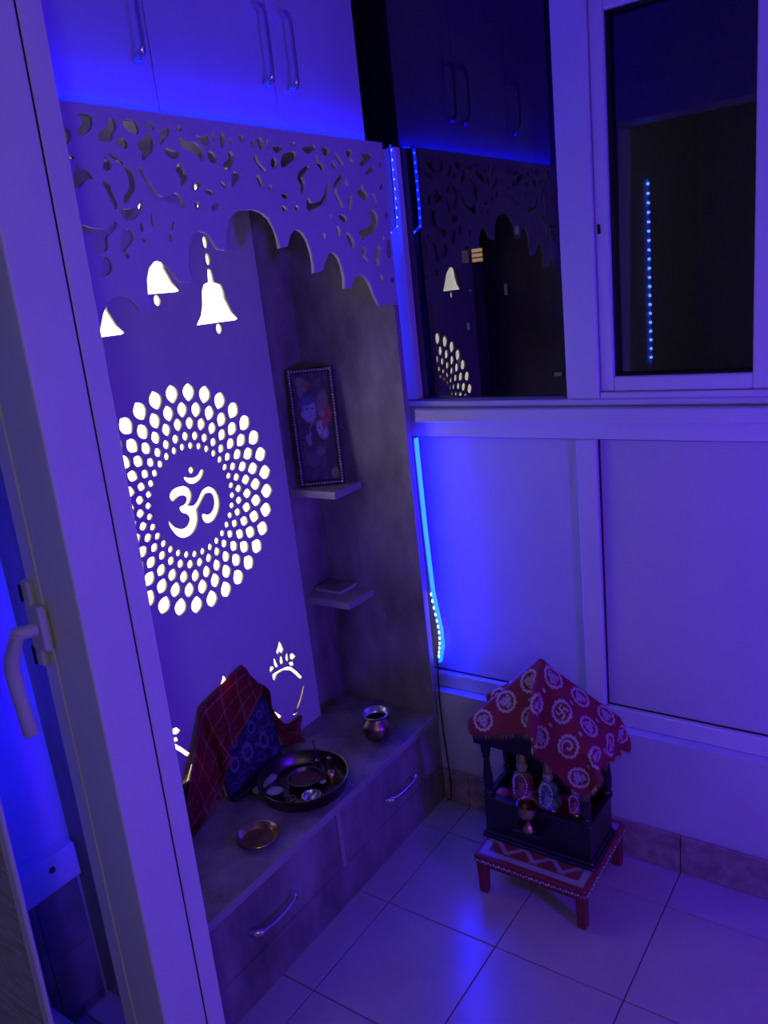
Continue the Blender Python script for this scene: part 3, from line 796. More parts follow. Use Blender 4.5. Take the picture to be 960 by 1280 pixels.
build('pole', lathe(B(), [(0.011, 0.028), (0.011, 1.415)], (-2.1, -1.5, 0), 16), M['dark_frame'], gl, smooth=True)
build('globe', ball(B(), (-2.1, -1.5, 1.505), 0.09, u=24, v=16), M['room_fill'], gl, smooth=True)

# ------------------------------------------------------------------ the night outside
bl = thing('apartment_building', (20.0, 9.5, -16), 'dark apartment block across the street with a few lit windows', 'building')
build('wall', bx(B(), 20.0, 26.0, 4.0, 16.0, -16, 14), M['concrete'], bl)
def lit(y, z, w, h, m):
    f = B()
    bx(f, 19.93, 19.995, y - w / 2 - .04, y - w / 2, z - h / 2, z + h / 2); bx(f, 19.93, 19.995, y + w / 2, y + w / 2 + .04, z - h / 2, z + h / 2)
    bx(f, 19.93, 19.995, y - w / 2, y + w / 2, z + h / 2 - .03, z + h / 2); bx(f, 19.93, 19.995, y - w / 2, y + w / 2, z - h / 2, z - h / 2 + .03)
    o = build('window', f, M['concrete'], bl)
    n = 3 if m == 'lit_window' else 1
    for k in range(n):
        a = z - h / 2 + .03 + (h - .06) * k / n
        build('pane', bx(B(), 19.96, 19.99, y - w / 2, y + w / 2, a + .02, a + (h - .06) / n - .02), M[m], o)
lit(10.43, 2.08, 0.36, 0.46, 'lit_window'); lit(10.82, 2.08, 0.22, 0.44, 'dim_window'); lit(10.72, 1.12, 0.10, 0.10, 'white_window')
lit(8.15, -1.40, 0.22, 0.2, 'pale_window'); lit(9.6, 1.05, 0.10, 0.4, 'pale_window'); lit(9.15, 2.6, 0.12, 0.3, 'pale_window'); lit(10.9, 0.1, 0.12, 0.3, 'pale_window'); lit(11.3, -0.9, 0.12, 0.3, 'pale_window')

# ------------------------------------------------------------------ things in the shrine
def fbm(u, v, seed=0, f=1.0):
    r = np.random.RandomState(seed)
    s = np.zeros_like(u)
    for k in range(10):
        a, b, c = r.uniform(-1, 1, 3)
        fr = f * (1 + k * 0.45)
        s = s + np.sin((a * u + b * v) * fr * 6.28 + c * 6.28 + 1.6 * np.sin((b * u - a * v) * fr * 3.9 + c)) / (1 + 0.25 * k)
    return s / 5

def smooth(e0, e1, x):
    t = np.clip((x - e0) / (e1 - e0), 0, 1)
    return t * t * (3 - 2 * t)

def over(C, col, mask):
    return C * (1 - mask[..., None]) + np.array(col) * mask[..., None]

def ellipse(u, v, cu, cv, ru, rv, a=0.0, soft=0.15):
    du, dv = u - cu, v - cv
    x = (du * math.cos(a) + dv * math.sin(a)) / ru; y = (-du * math.sin(a) + dv * math.cos(a)) / rv
    return 1 - smooth(1 - soft, 1 + soft, np.hypot(x, y))

def sheet(w, h, n, m):
    u, v = np.meshgrid(np.linspace(0, 1, n), np.linspace(0, 1, m), indexing='ij')
    return u, v, np.stack([(u - .5) * w, np.zeros_like(u), v * h], -1)

ZC = 0.2857

# etched dark plaque leaning on the carved panel
pq = thing('etched_plaque', (-0.350, 0.350, ZC), 'dark blue etched deity plaque with a pointed top leaning on the glowing panel', 'plaque')
PH = 0.188
poly = [(-0.452, ZC + 0.012), (-0.248, ZC + 0.012), (-0.248, ZC + PH), (-0.300, ZC + PH + 0.048), (-0.350, ZC + PH + 0.058), (-0.400, ZC + PH + 0.048), (-0.452, ZC + PH)]
build('slab', prism(B(), poly, 'y', 0.350, 0.357), M['dark_frame'], pq)
build('backing_board', prism(B(), poly, 'y', 0.3572, 0.365), M['paper'], pq)
u, v, P = sheet(0.200, PH - 0.016, 110, 100)
n1 = fbm(u, v, 3, 2.2); n2 = fbm(u, v, 8, 4.0)
C = np.zeros(u.shape + (3,)) + np.array((0.022, 0.014, 0.055))
for cu, cv, ru, rv in ((.28, .70, .07, .10), (.62, .72, .07, .10), (.45, .42, .10, .14), (.20, .38, .08, .12), (.76, .42, .08, .13), (.40, .86, .05, .06), (.80, .82, .05, .07)):
    ring = ellipse(u, v, cu, cv, ru, rv) * (1 - ellipse(u, v, cu, cv, ru * .62, rv * .62))
    C = over(C, (0.17, 0.14, 0.24), ring)
C = over(C, (0.15, 0.12, 0.22), smooth(.12, .02, np.abs(n1)) * .75)
C = over(C, (0.10, 0.07, 0.20), smooth(.10, .0, np.abs(n2)) * .5)
C = over(C, (0.04, 0.03, 0.10), smooth(.10, .08, v))
grid_mesh('etching', P + np.array((-0.350, 0.3492, ZC + 0.013)), C, M['etched'], pq)
build('ledge_lip', bx(B(), -0.455, -0.245, 0.322, 0.352, ZC, ZC + 0.012, 0.002), M['dark_frame'], pq)
pq.rotation_euler = (math.radians(-9), 0, 0)
pq.location.y = 0.345
cr_ = build('folded_cloth_pad', bx(B(), -0.405, -0.325, 0.296, 0.318, ZC, ZC + 0.014, 0.006, 3), M['paper'])
tag(cr_, 'small folded pale cloth pad lying in front of the etched plaque', 'cloth')

# small gilt picture
def framed(name, label, cat, W, H, bar, depth, mf, mp_, paint, loc, rz, lean, bead=None, res=(70, 110)):
    t = thing(name, (0, 0, 0), label, cat)
    f = B()
    bx(f, -W / 2, -W / 2 + bar, -depth, 0, 0, H, 0.002); bx(f, W / 2 - bar, W / 2, -depth, 0, 0, H, 0.002)
    bx(f, -W / 2 + bar, W / 2 - bar, -depth, 0, 0, bar, 0.002); bx(f, -W / 2 + bar, W / 2 - bar, -depth, 0, H - bar, H, 0.002)
    fo = build('frame', f, M[mf], t)
    if bead:
        q = B()
        b2 = bar * 0.45
        for k in range(int(H / 0.008)):
            for s in (-1, 1):
                ball(q, (s * (W / 2 - b2), -depth - 0.001, 0.006 + k * 0.008), 0.0038, u=6, v=5)
        for k in range(int(W / 0.008)):
            for zz in (b2, H - b2):
                ball(q, (-W / 2 + 0.006 + k * 0.008, -depth - 0.001, zz), 0.0038, u=6, v=5)
        build('beaded_moulding', q, M[bead], fo, smooth=True)
    build('backing', bx(B(), -W / 2 + 0.002, W / 2 - 0.002, -0.0035, 0.002, 0.002, H - 0.002), M['paper'], t)
    u, v, P = sheet(W - 2 * bar, H - 2 * bar, *res)
    grid_mesh('picture', P + np.array((0, -0.005, bar)), paint(u, v), M[mp_], t)
    t.location = loc
    t.rotation_euler = (-lean, 0, rz)
    return t

def paint_gods(u, v):
    C = np.zeros(u.shape + (3,)) + np.array((0.10, 0.045, 0.05))
    C = over(C, (0.30, 0.20, 0.16), smooth(.2, 0, np.abs(fbm(u, v, 5, 2.5))) * .6)
    C = over(C, (0.30, 0.26, 0.30), ellipse(u, v, .62, .55, .16, .30)); C = over(C, (0.28, 0.10, 0.06), ellipse(u, v, .35, .40, .14, .26))
    return C
framed('gilt_picture', 'small gilt framed devotional picture standing left of the etched plaque', 'picture', 0.150, 0.098, 0.010, 0.010, 'gold_frame', 'print', paint_gods, (-0.530, 0.374, ZC + 0.001), 0, math.radians(9))

def paint_couple(u, v):
    g1 = fbm(u, v * 2.5, 12, 1.5); g2 = fbm(u, v * 2.5, 21, 3.0)
    C = np.zeros(u.shape + (3,)) + np.array((0.055, 0.020, 0.075))
    C = over(C, (0.11, 0.05, 0.15), smooth(.0, .5, g1) * .7)
    def E_(cu, cv, ru, rv, a, col, k=1.0, soft=.25):
        nonlocal C
        C = over(C, col, ellipse(u, v * 2.55, cu, cv * 2.55, ru, rv * 2.55, a, soft) * k)
    # first figure: tall headdress, pale blue face turned aside, dark hair
    E_(.22, .90, .13, .075, .5, (0.26, 0.16, 0.17)); E_(.33, .905, .10, .035, .3, (0.34, 0.06, 0.07)); E_(.16, .84, .07, .06, .2, (0.22, 0.13, 0.16))
    E_(.35, .72, .25, .085, .1, (0.08, 0.05, 0.22)); E_(.36, .655, .185, .105, -.12, (0.30, 0.27, 0.50)); E_(.42, .64, .10, .075, -.1, (0.38, 0.34, 0.56), .8)
    E_(.35, .735, .20, .028, .25, (0.09, 0.06, 0.26)); E_(.30, .675, .055, .008, .2, (0.06, 0.03, 0.14)); E_(.45, .672, .05, .008, -.2, (0.06, 0.03, 0.14))
    E_(.385, .652, .018, .035, .15, (0.20, 0.16, 0.38)); E_(.39, .604, .045, .008, 0, (0.30, 0.07, 0.13)); E_(.17, .62, .05, .03, .4, (0.40, 0.30, 0.34))
    # second figure: red veil, pale face looking up
    E_(.74, .72, .15, .115, -.25, (0.25, 0.13, 0.16)); E_(.82, .60, .15, .095, -.5, (0.36, 0.055, 0.075)); E_(.70, .62, .09, .03, .5, (0.34, 0.22, 0.22))
    E_(.66, .475, .145, .088, .28, (0.38, 0.33, 0.50)); E_(.62, .47, .08, .06, .3, (0.44, 0.39, 0.55), .8); E_(.76, .525, .09, .045, -.7, (0.40, 0.08, 0.10))
    E_(.58, .492, .04, .007, .3, (0.08, 0.04, 0.14)); E_(.71, .478, .04, .007, .2, (0.08, 0.04, 0.14)); E_(.63, .425, .045, .008, .3, (0.36, 0.08, 0.13)); E_(.655, .458, .016, .026, .3, (0.26, 0.20, 0.34))
    # raised hand, flute and robes
    E_(.25, .385, .075, .055, .3, (0.26, 0.19, 0.30)); E_(.30, .425, .03, .045, -.3, (0.26, 0.19, 0.30)); E_(.42, .545, .22, .008, .9, (0.30, 0.22, 0.14))
    E_(.55, .27, .13, .045, .2, (0.17, 0.10, 0.20)); E_(.30, .20, .20, .07, -.3, (0.11, 0.05, 0.15)); E_(.9, .06, .13, .05, .6, (0.24, 0.18, 0.17))
    C = over(C, (0.22, 0.15, 0.20), smooth(.35, .6, g2) * .35)
    return C
framed('framed_portrait', 'dark beaded frame with a picture of two crowned faces on the upper corner shelf', 'picture', 0.126, 0.322, 0.013, 0.014, 'dark_frame', 'print', paint_couple, (0.0665, 0.345, 0.9785), math.atan2(-0.105, 0.064), math.radians(3.2), bead='silver_bead')

bk = thing('booklet', (0.085, 0.36, 0.658), 'thin booklet lying on the lower corner shelf', 'book')
build('cover', bx(B(), 0.040, 0.119, 0.312, 0.408, 0.6685, 0.6705, 0.0005), M['laminate'], bk)
build('pages', bx(B(), 0.042, 0.118, 0.314, 0.407, 0.6595, 0.6685), M['paper'], bk)
build('cover', bx(B(), 0.040, 0.119, 0.312, 0.408, 0.6575, 0.6595, 0.0005), M['laminate'], bk)

# red sheer scarf over the plaque
nu, nv = 64, 18
su = np.linspace(0, 1, nu)[:, None] * np.ones((1, nv)); sv = np.ones((nu, 1)) * np.linspace(0, 1, nv)[None]
LX = np.interp(su, [0, .22, .42, .60, .80, 1], [-0.625, -0.560, -0.455, -0.300, -0.215, -0.105])
LZ = np.interp(su, [0, .22, .42, .60, .80, 1], [0.330, 0.440, 0.545, 0.585, 0.440, 0.330])
P0 = np.stack([LX, 0.394 - sv * np.interp(su, [0, .22, .42, .58, .64, .8, 1], [.09, .10, .125, .085, .05, .06, .09]), LZ + 0.01 * np.sin(su * 40) * sv], -1)
pins = (sv < 0.03) & ((su > 0.40) & (su < 0.66) | (su < 0.02) | (su > 0.98))
scarf_cols = [box_col(-0.456, -0.244, 0.344, 0.398, 0.28, 0.492, .003), ball_col((-0.345, 0.366, 0.478), 0.058), ball_col((-0.305, 0.366, 0.478), 0.055), box_col(-0.610, -0.452, 0.362, 0.398, 0.28, 0.384, .003), plane_col(1, 0.3965, -1), plane_col(2, ZC + 0.002, 1)]
Q = drape(P0, scarf_cols, steps=110, iters=6, pins=pins, bend=0.12)
Q = upsample(Q, 4)
Q[..., 1] = np.minimum(Q[..., 1], 0.3968); Q[..., 2] = np.maximum(Q[..., 2], ZC + 0.001)
n, m = Q.shape[:2]
a = np.linspace(0, 0.62, n)[:, None] * np.ones((1, m)); b = np.linspace(0, 0.15, m)[None] * np.ones((n, 1))
C = np.zeros(Q.shape) + np.array((0.36, 0.016, 0.026))
ln = np.maximum(smooth(.0012, .0006, np.abs((a + .4 * b) % .042 - .021)), smooth(.0012, .0006, np.abs((b - .15 * a) % .040 - .020)))
C = over(C, (0.52, 0.36, 0.26), ln)
edge = np.maximum(smooth(.010, .006, b), np.maximum(smooth(.140, .144, b), np.maximum(smooth(.012, .008, a), smooth(.608, .612, a))))
C = over(C, (0.42, 0.24, 0.12), edge * (0.5 + 0.5 * np.sign(np.sin(a * 900) * np.sin(b * 900))))
sc = grid_mesh('red_scarf', Q, C, M['sheer_cloth'], None, solid=0.0008)
tag(sc, 'sheer red scarf with gold checks draped over the etched plaque', 'scarf')

# thali with its offerings
TX, TY = -0.322, 0.208
th = thing('thali', (TX, TY, ZC), 'large dark metal offering tray with a raised rim on the cabinet counter', 'tray')
build('tray', lathe(B(), [(0.0, 0.0), (0.104, 0.0), (0.109, 0.006), (0.114, 0.034), (0.1175, 0.037), (0.116, 0.0385), (0.112, 0.0365), (0.106, 0.008), (0.102, 0.004), (0.0, 0.004)], (TX, TY, ZC), 64, cap=False), M['dark_steel'], th, smooth=True)
zt = ZC + 0.0045
d1 = thing('clay_disc', (-0.312, 0.214, zt), 'dark red round disc with a lit-brown centre in the middle of the thali', 'dish')
build('dish', lathe(B(), [(0, 0), (0.036, 0), (0.043, 0.012), (0.045, 0.020), (0.042, 0.020), (0.036, 0.010), (0, 0.009)], (-0.312, 0.214, zt), 40, cap=False), M['dark_steel'], d1, smooth=True)
build('powder', lathe(B(), [(0.0375, 0.0125), (0.020, 0.015), (0, 0.016)], (-0.312, 0.214, zt), 30, cap=False), M['clay'], d1, smooth=True)
def bowl(name, label, c, r, h, m, fill=None):
    t = thing(name, c, label, 'bowl')
    build('bowl', lathe(B(), [(0, 0), (r * .55, 0), (r * .85, h * .45), (r, h), (r * .94, h), (r * .80, h * .5), (r * .5, h * .12), (0, h * .1)], c, 32, cap=False), M[m], t, smooth=True)
    if fill: build('filling', lathe(B(), [(r * .88, h * .74), (r * .5, h * .9), (0, h * .95)], c, 28, cap=False), M[fill], t, smooth=True)
    return t
bowl('offering_bowl', 'small black bowl heaped with pale rice at the plaque side of the thali', (-0.392, 0.244, zt), 0.0255, 0.022, 'dark_frame', 'rice')
bowl('offering_bowl', 'shiny steel bowl catching blue light at the front of the thali', (-0.360, 0.153, zt), 0.0235, 0.014, 'steel')
bowl('offering_bowl', 'tiny brass cup between the rice bowl and the steel bowl in the thali', (-0.395, 0.190, zt), 0.0130, 0.016, 'brass', 'clay')
bowl('offering_bowl', 'tiny brass cup beside the hand bell in the thali', (-0.302, 0.164, zt), 0.0110, 0.014, 'brass', 'rice')
# hand bell and lamp holder
hb_ = thing('hand_bell', (-0.270, 0.160, zt), 'small brass hand bell standing inside the thali rim', 'bell')
build('bell_cup', lathe(B(), [(0.020, 0), (0.0195, 0.003), (0.0150, 0.012), (0.0125, 0.024), (0.006, 0.030), (0, 0.031)], (-0.270, 0.160, zt), 24), M['brass'], hb_, smooth=True)
build('bell_handle', lathe(B(), [(0.0035, 0.029), (0.0060, 0.036), (0.0035, 0.043), (0.0060, 0.050), (0.0035, 0.058), (0.0065, 0.064), (0, 0.070)], (-0.270, 0.160, zt), 16), M['brass'], hb_, smooth=True)
lh = thing('incense_holder', (-0.246, 0.222, zt), 'slim dark incense holder with a leaning stick at the back of the thali', 'incense holder')
build('foot', lathe(B(), [(0.018, 0), (0.016, 0.004), (0.006, 0.008), (0.005, 0.024), (0.008, 0.027), (0, 0.030)], (-0.246, 0.222, zt), 20), M['copper'], lh, smooth=True)
tube(q := B(), [(-0.246, 0.222, zt + 0.026), (-0.236, 0.240, zt + 0.075)], 0.0018, 8); tube(q, [(-0.247, 0.221, zt + 0.022), (-0.262, 0.196, zt + 0.030), (-0.280, 0.184, zt + 0.028)], 0.0026, 8)
build('incense_stick', q, M['wire'], lh)

pl = thing('brass_plate', (-0.531, 0.176, ZC), 'small shallow brass plate alone on the counter near the drawer edge', 'plate')
build('dish', lathe(B(), [(0, 0), (0.036, 0), (0.040, 0.003), (0.050, 0.014), (0.0515, 0.0145), (0.0505, 0.016), (0.047, 0.0145), (0.038, 0.0045), (0, 0.0035)], (-0.531, 0.176, ZC), 48, cap=False), M['brass'], pl, smooth=True)

lo_ = thing('water_pot', (-0.052, 0.166, ZC), 'round dark metal water pot with a flared rim standing on the counter corner', 'pot')
c = (-0.052, 0.166, ZC)
build('body', lathe(B(), [(0, 0), (0.018, 0.0), (0.022, 0.003), (0.036, 0.015), (0.0425, 0.033), (0.039, 0.050), (0.028, 0.061), (0.0255, 0.067), (0.0255, 0.062), (0.036, 0.048), (0.039, 0.033), (0.032, 0.016), (0, 0.006)], c, 40, cap=False), M['copper'], lo_, smooth=True)
build('rim', lathe(B(), [(0.0258, 0.066), (0.029, 0.072), (0.0375, 0.079), (0.0388, 0.0805), (0.037, 0.0815), (0.028, 0.074), (0.0248, 0.067)], c, 40, cap=False), M['steel'], lo_, smooth=True)

# ------------------------------------------------------------------ stool and little temple
sx0, sx1, sy0, sy1, sz = -0.166, 0.106, -0.470, -0.180, 0.1155
sl = thing('low_stool', ((sx0 + sx1) / 2, (sy0 + sy1) / 2, 0), 'low red wooden stool with a painted top under the black temple', 'stool')
build('seat_board', bx(B(), sx0, sx1, sy0, sy1, 0.099, sz - 0.0005, 0.003), M['red_paint'], sl)
u, v = np.meshgrid(np.linspace(0, 1, 110), np.linspace(0, 1, 110), indexing='ij')
P = np.stack([sx0 + .002 + u * (sx1 - sx0 - .004), sy0 + .002 + v * (sy1 - sy0 - .004), np.full_like(u, sz)], -1)
C = np.zeros(u.shape + (3,)) + np.array((0.26, 0.035, 0.04))
brd = np.minimum(np.minimum(u, 1 - u), np.minimum(v, 1 - v))
tri = np.abs(((v * 6) % 1) - .5) * 2
C = over(C, (0.36, 0.30, 0.34), smooth(.02, .04, brd) * smooth(.10, .08, brd))
C = over(C, (0.34, 0.27, 0.32), ((np.abs(((u - v) * 4.0) % 1 - .5) < .11) | (np.abs(((u + v) * 4.0) % 1 - .5) < .11)) * smooth(.10, .12, brd))
grid_mesh('painted_top', P, C, M['stool_top'], sl)
lm = B(); bx(lm, -0.0125, 0.0125, -0.0125, 0.0125, 0, 0.0985, 0.002)
for v_ in lm.verts:
    if v_.co.z < 0.01: v_.co.x *= 0.85; v_.co.y *= 0.85
leg0 = None
for x_ in (sx0 + 0.016, sx1 - 0.016):
    for y_ in (sy0 + 0.016, sy1 - 0.016):
        if leg0 is None:
            leg0 = o = build('leg', lm, M['red_paint'], None); 
        else:
            o = bpy.data.objects.new('leg', leg0.data); COL.objects.link(o)
        o.parent = sl; o.location = Vector((x_, y_, 0)) - ORIGIN[sl.name]
ap = B()
bx(ap, sx0 + 0.006, sx0 + 0.013, sy0 + 0.03, sy1 - 0.03, 0.080, 0.0985); bx(ap, sx1 - 0.013, sx1 - 0.006, sy0 + 0.03, sy1 - 0.03, 0.080, 0.0985)
bx(ap, sx0 + 0.03, sx1 - 0.03, sy0 + 0.006, sy0 + 0.013, 0.080, 0.0985); bx(ap, sx0 + 0.03, sx1 - 0.03, sy1 - 0.013, sy1 - 0.006, 0.080, 0.0985)
build('apron', ap, M['red_paint'], sl)
bd = B()
for k in range(40):
    f = (k + .5) / 40
    ball(bd, (sx0 - 0.0005, sy0 + f * (sy1 - sy0), 0.100 - 0.0025 * (k % 2)), 0.0032, u=6, v=5)
    ball(bd, (sx0 + f * (sx1 - sx0), sy0 - 0.0005, 0.100 - 0.0025 * (k % 2)), 0.0032, u=6, v=5)
build('beaded_edge', bd, M['silver_bead'], sl, kind='stuff')

tz = sz + 0.0003
tx0, tx1, ty0, ty1 = -0.090, 0.052, -0.456, -0.180
tp_ = thing('wooden_temple', ((tx0 + tx1) / 2, (ty0 + ty1) / 2, tz), 'small black wooden home temple with pillars standing on the red stool', 'temple')
ba = B()
bx(ba, tx0 - 0.010, tx1 + 0.008, ty0 - 0.010, ty1 + 0.010, tz, tz + 0.010, 0.003); bx(ba, tx0 - 0.005, tx1 + 0.004, ty0 - 0.005, ty1 + 0.005, tz + 0.010, tz + 0.018, 0.003)
bx(ba, tx0, tx1, ty0, ty1, tz + 0.018, 0.190)
build('base', ba, M['black_wood'], tp_)
pr = B()
bx(pr, tx0, tx0 + 0.010, ty0, ty1, 0.190, 0.228); bx(pr, tx0 + 0.010, tx1, ty0, ty0 + 0.010, 0.190, 0.228); bx(pr, tx0 + 0.010, tx1, ty1 - 0.010, ty1, 0.190, 0.228)
bx(pr, tx0 - 0.004, tx0 + 0.014, ty0 - 0.004, ty1 + 0.004, 0.228, 0.235, 0.002); bx(pr, tx0 + 0.014, tx1, ty0 - 0.004, ty0 + 0.013, 0.228, 0.235, 0.002); bx(pr, tx0 + 0.014, tx1, ty1 - 0.013, ty1 + 0.004, 0.228, 0.235, 0.002)
build('parapet', pr, M['black_wood'], tp_)
build('front_step', bx(B(), tx0 - 0.036, tx0 - 0.0005, -0.345, -0.272, 0.182, 0.190, 0.002), M['black_wood'], tp_)
build('back_board', bx(B(), tx1 - 0.008, tx1, ty0 + 0.011, ty1 - 0.011, 0.190, 0.388), M['black_wood'], tp_)
for x_, y_ in ((tx0 + 0.008, ty0 + 0.011), (tx0 + 0.008, ty1 - 0.011), (tx1 - 0.012, ty0 + 0.004), (tx1 - 0.012, ty1 - 0.004)):
    build('pillar', lathe(B(), [(0.0125, 0.2352), (0.0125, 0.246), (0.009, 0.250), (0.0115, 0.262), (0.0125, 0.285), (0.0085, 0.318), (0.007, 0.340), (0.0105, 0.346), (0.0085, 0.352), (0.0125, 0.362), (0.0125, 0.386)], (x_, y_, 0), 18), M['black_wood'], tp_, smooth=True)
rf = B()
bx(rf, tx0 - 0.012, tx1 + 0.006, ty0 - 0.012, ty1 + 0.012, 0.3865, 0.436, 0.002); bx(rf, tx0 - 0.018, tx1 + 0.010, ty0 - 0.018, ty1 + 0.018, 0.4362, 0.446, 0.003)
build('roof', rf, M['black_wood'], tp_)
dcx, dcy = -0.020, -0.325
spire = B()
for k in range(6):
    f0 = 1 - k / 6.0
    bx(spire, dcx - 0.058 * f0 - 0.003, dcx + 0.044 * f0 + 0.003, dcy - 0.108 * f0 - 0.003, dcy + 0.104 * f0 + 0.003, 0.4462 + k * 0.0215, 0.4462 + k * 0.0215 + 0.0212, 0.002)
build('stepped_spire', spire, M['black_wood'], tp_)

# cloth thrown over the temple
N = 46
W_, H_ = 0.315, 0.45
gu, gv = np.meshgrid(np.linspace(-.5, .5, N), np.linspace(-.5, .5, N), indexing='ij')
ca, sa = math.cos(math.radians(-7)), math.sin(math.radians(-7))
lx, ly = gu * W_, gv * H_
lx, ly = lx - 0.0, ly - 0.040
P0 = np.stack([dcx + ca * lx - sa * ly, dcy + sa * lx + ca * ly, np.full_like(lx, 0.602) + 0.002 * np.sin(gu * 31 + gv * 17)], -1)
cols = [box_col(tx0 - 0.018, tx1 + 0.010, ty0 - 0.018, ty1 + 0.018, 0.1, 0.446, .003),
        pyramid_col(tx0 - 0.018, tx1 + 0.010, ty0 - 0.018, ty1 + 0.018, 0.446, (dcx, dcy, 0.598)), plane_col(0, 0.136, -1)]
pin = np.hypot(P0[..., 0] - dcx, P0[..., 1] - dcy) < 0.008
Q = drape(P0, cols, steps=100, iters=16, pins=pin, friction=0.9, bend=0.3)
Q = upsample(Q, 4)
n, m = Q.shape[:2]
a = np.linspace(0, W_, n)[:, None] * np.ones((1, m)); b = np.linspace(0, H_, m)[None] * np.ones((n, 1))
C = np.zeros(Q.shape) + np.array((0.25, 0.012, 0.030))
gold = (0.52, 0.40, 0.36)
row = 0
y_ = 0.038
while y_ < H_ + .03:
    x_ = 0.034 + (0.040 if row % 2 else 0.0)
    k = 0
    while x_ < W_ + .03:
        da, db = a - x_, b - y_
        r = np.hypot(da, db); t = np.arctan2(db, da)
        ring = smooth(.0016, .0008, np.abs(r - .0225 - .0008 * np.sign(np.sin(14 * t))) - .0018)
        C = over(C, gold, ring)
        typ = 1 if (row, k) == (2, 1) else 2 if (row, k) in ((4, 2), (1, 0)) else 0
        if typ == 0:      # leaf-like emblem
            C = over(C, (0.42, 0.34, 0.38), smooth(.0145, .0125, r + .0022 * np.sin(3 * t + 1 + 2.1 * k + row) + .0014 * np.sin(7 * t + k)) * (1 - .75 * smooth(.0016, .0008, np.abs(r - .0075 - .003 * np.sin(2 * t + k + 1.7 * row)))))
        elif typ == 1:    # crossed emblem with bent arms
            A, Bq = np.abs(da), np.abs(db)
            arm = ((A < .0018) & (Bq < .0115)) | ((Bq < .0018) & (A < .0115))
            arm |= ((np.abs(Bq - .0105) < .0018) & (da * np.sign(db) > 0) & (A < .0115)) | ((np.abs(A - .0105) < .0018) & (db * np.sign(da) < 0) & (Bq < .0115))
            C = over(C, gold, arm.astype(float))
        else:             # paisley swirl
            C = over(C, gold, smooth(.0016, .0008, np.abs(r - .0035 - .0022 * ((t + 3.14) % 6.28)) - .0012) * (r < .0165))
        dot = np.hypot(a - x_ - .040, b - y_)
        C = over(C, gold, smooth(.0042, .0030, dot + .0018 * np.cos(2 * np.arctan2(b - y_, a - x_ - .040))))
        x_ += 0.080; k += 1
    y_ += 0.062; row += 1
cl = grid_mesh('altar_cloth', Q, C, M['altar_cloth'], None, solid=0.0012)
tag(cl, 'dark red cloth printed with pale medallions thrown over the black temple', 'cloth')
# tinsel fringe along the hem
fr_ = B()
rng = random.Random(4)
hem = [Q[i, 0] for i in range(0, n, 2)] + [Q[-1, j] for j in range(0, m, 2)] + [Q[i, -1] for i in range(n - 1, -1, -2)] + [Q[0, j] for j in range(m - 1, -1, -2)]
inn = [Q[i, 6] for i in range(0, n, 2)] + [Q[-7, j] for j in range(0, m, 2)] + [Q[i, -7] for i in range(n - 1, -1, -2)] + [Q[6, j] for j in range(m - 1, -1, -2)]
for h0, h1 in zip(hem, inn):
    h = Vector(h0); d = (Vector(h0) - Vector(h1)); d = (d.normalized() if d.length > 1e-6 else Vector((0, 0, -1)))
    for q in range(2):
        e = h + (d * 0.7 + Vector((rng.uniform(-.3, .3), rng.uniform(-.3, .3), -0.8))).normalized() * rng.uniform(.010, .018)
        if e.x > 0.135: continue
        s = Vector((rng.uniform(-1, 1), rng.uniform(-1, 1), 0)).normalized() * 0.0007
        s2 = Vector((-s.y, s.x, 0))
        v4 = [fr_.verts.new(h + s), fr_.verts.new(h - s), fr_.verts.new(h + s2), fr_.verts.new(e)]
        fr_.faces.new((v4[0], v4[1], v4[3])); fr_.faces.new((v4[1], v4[2], v4[3])); fr_.faces.new((v4[2], v4[0], v4[3]))
build('tinsel_fringe', fr_, M['gold'], cl, kind='stuff')

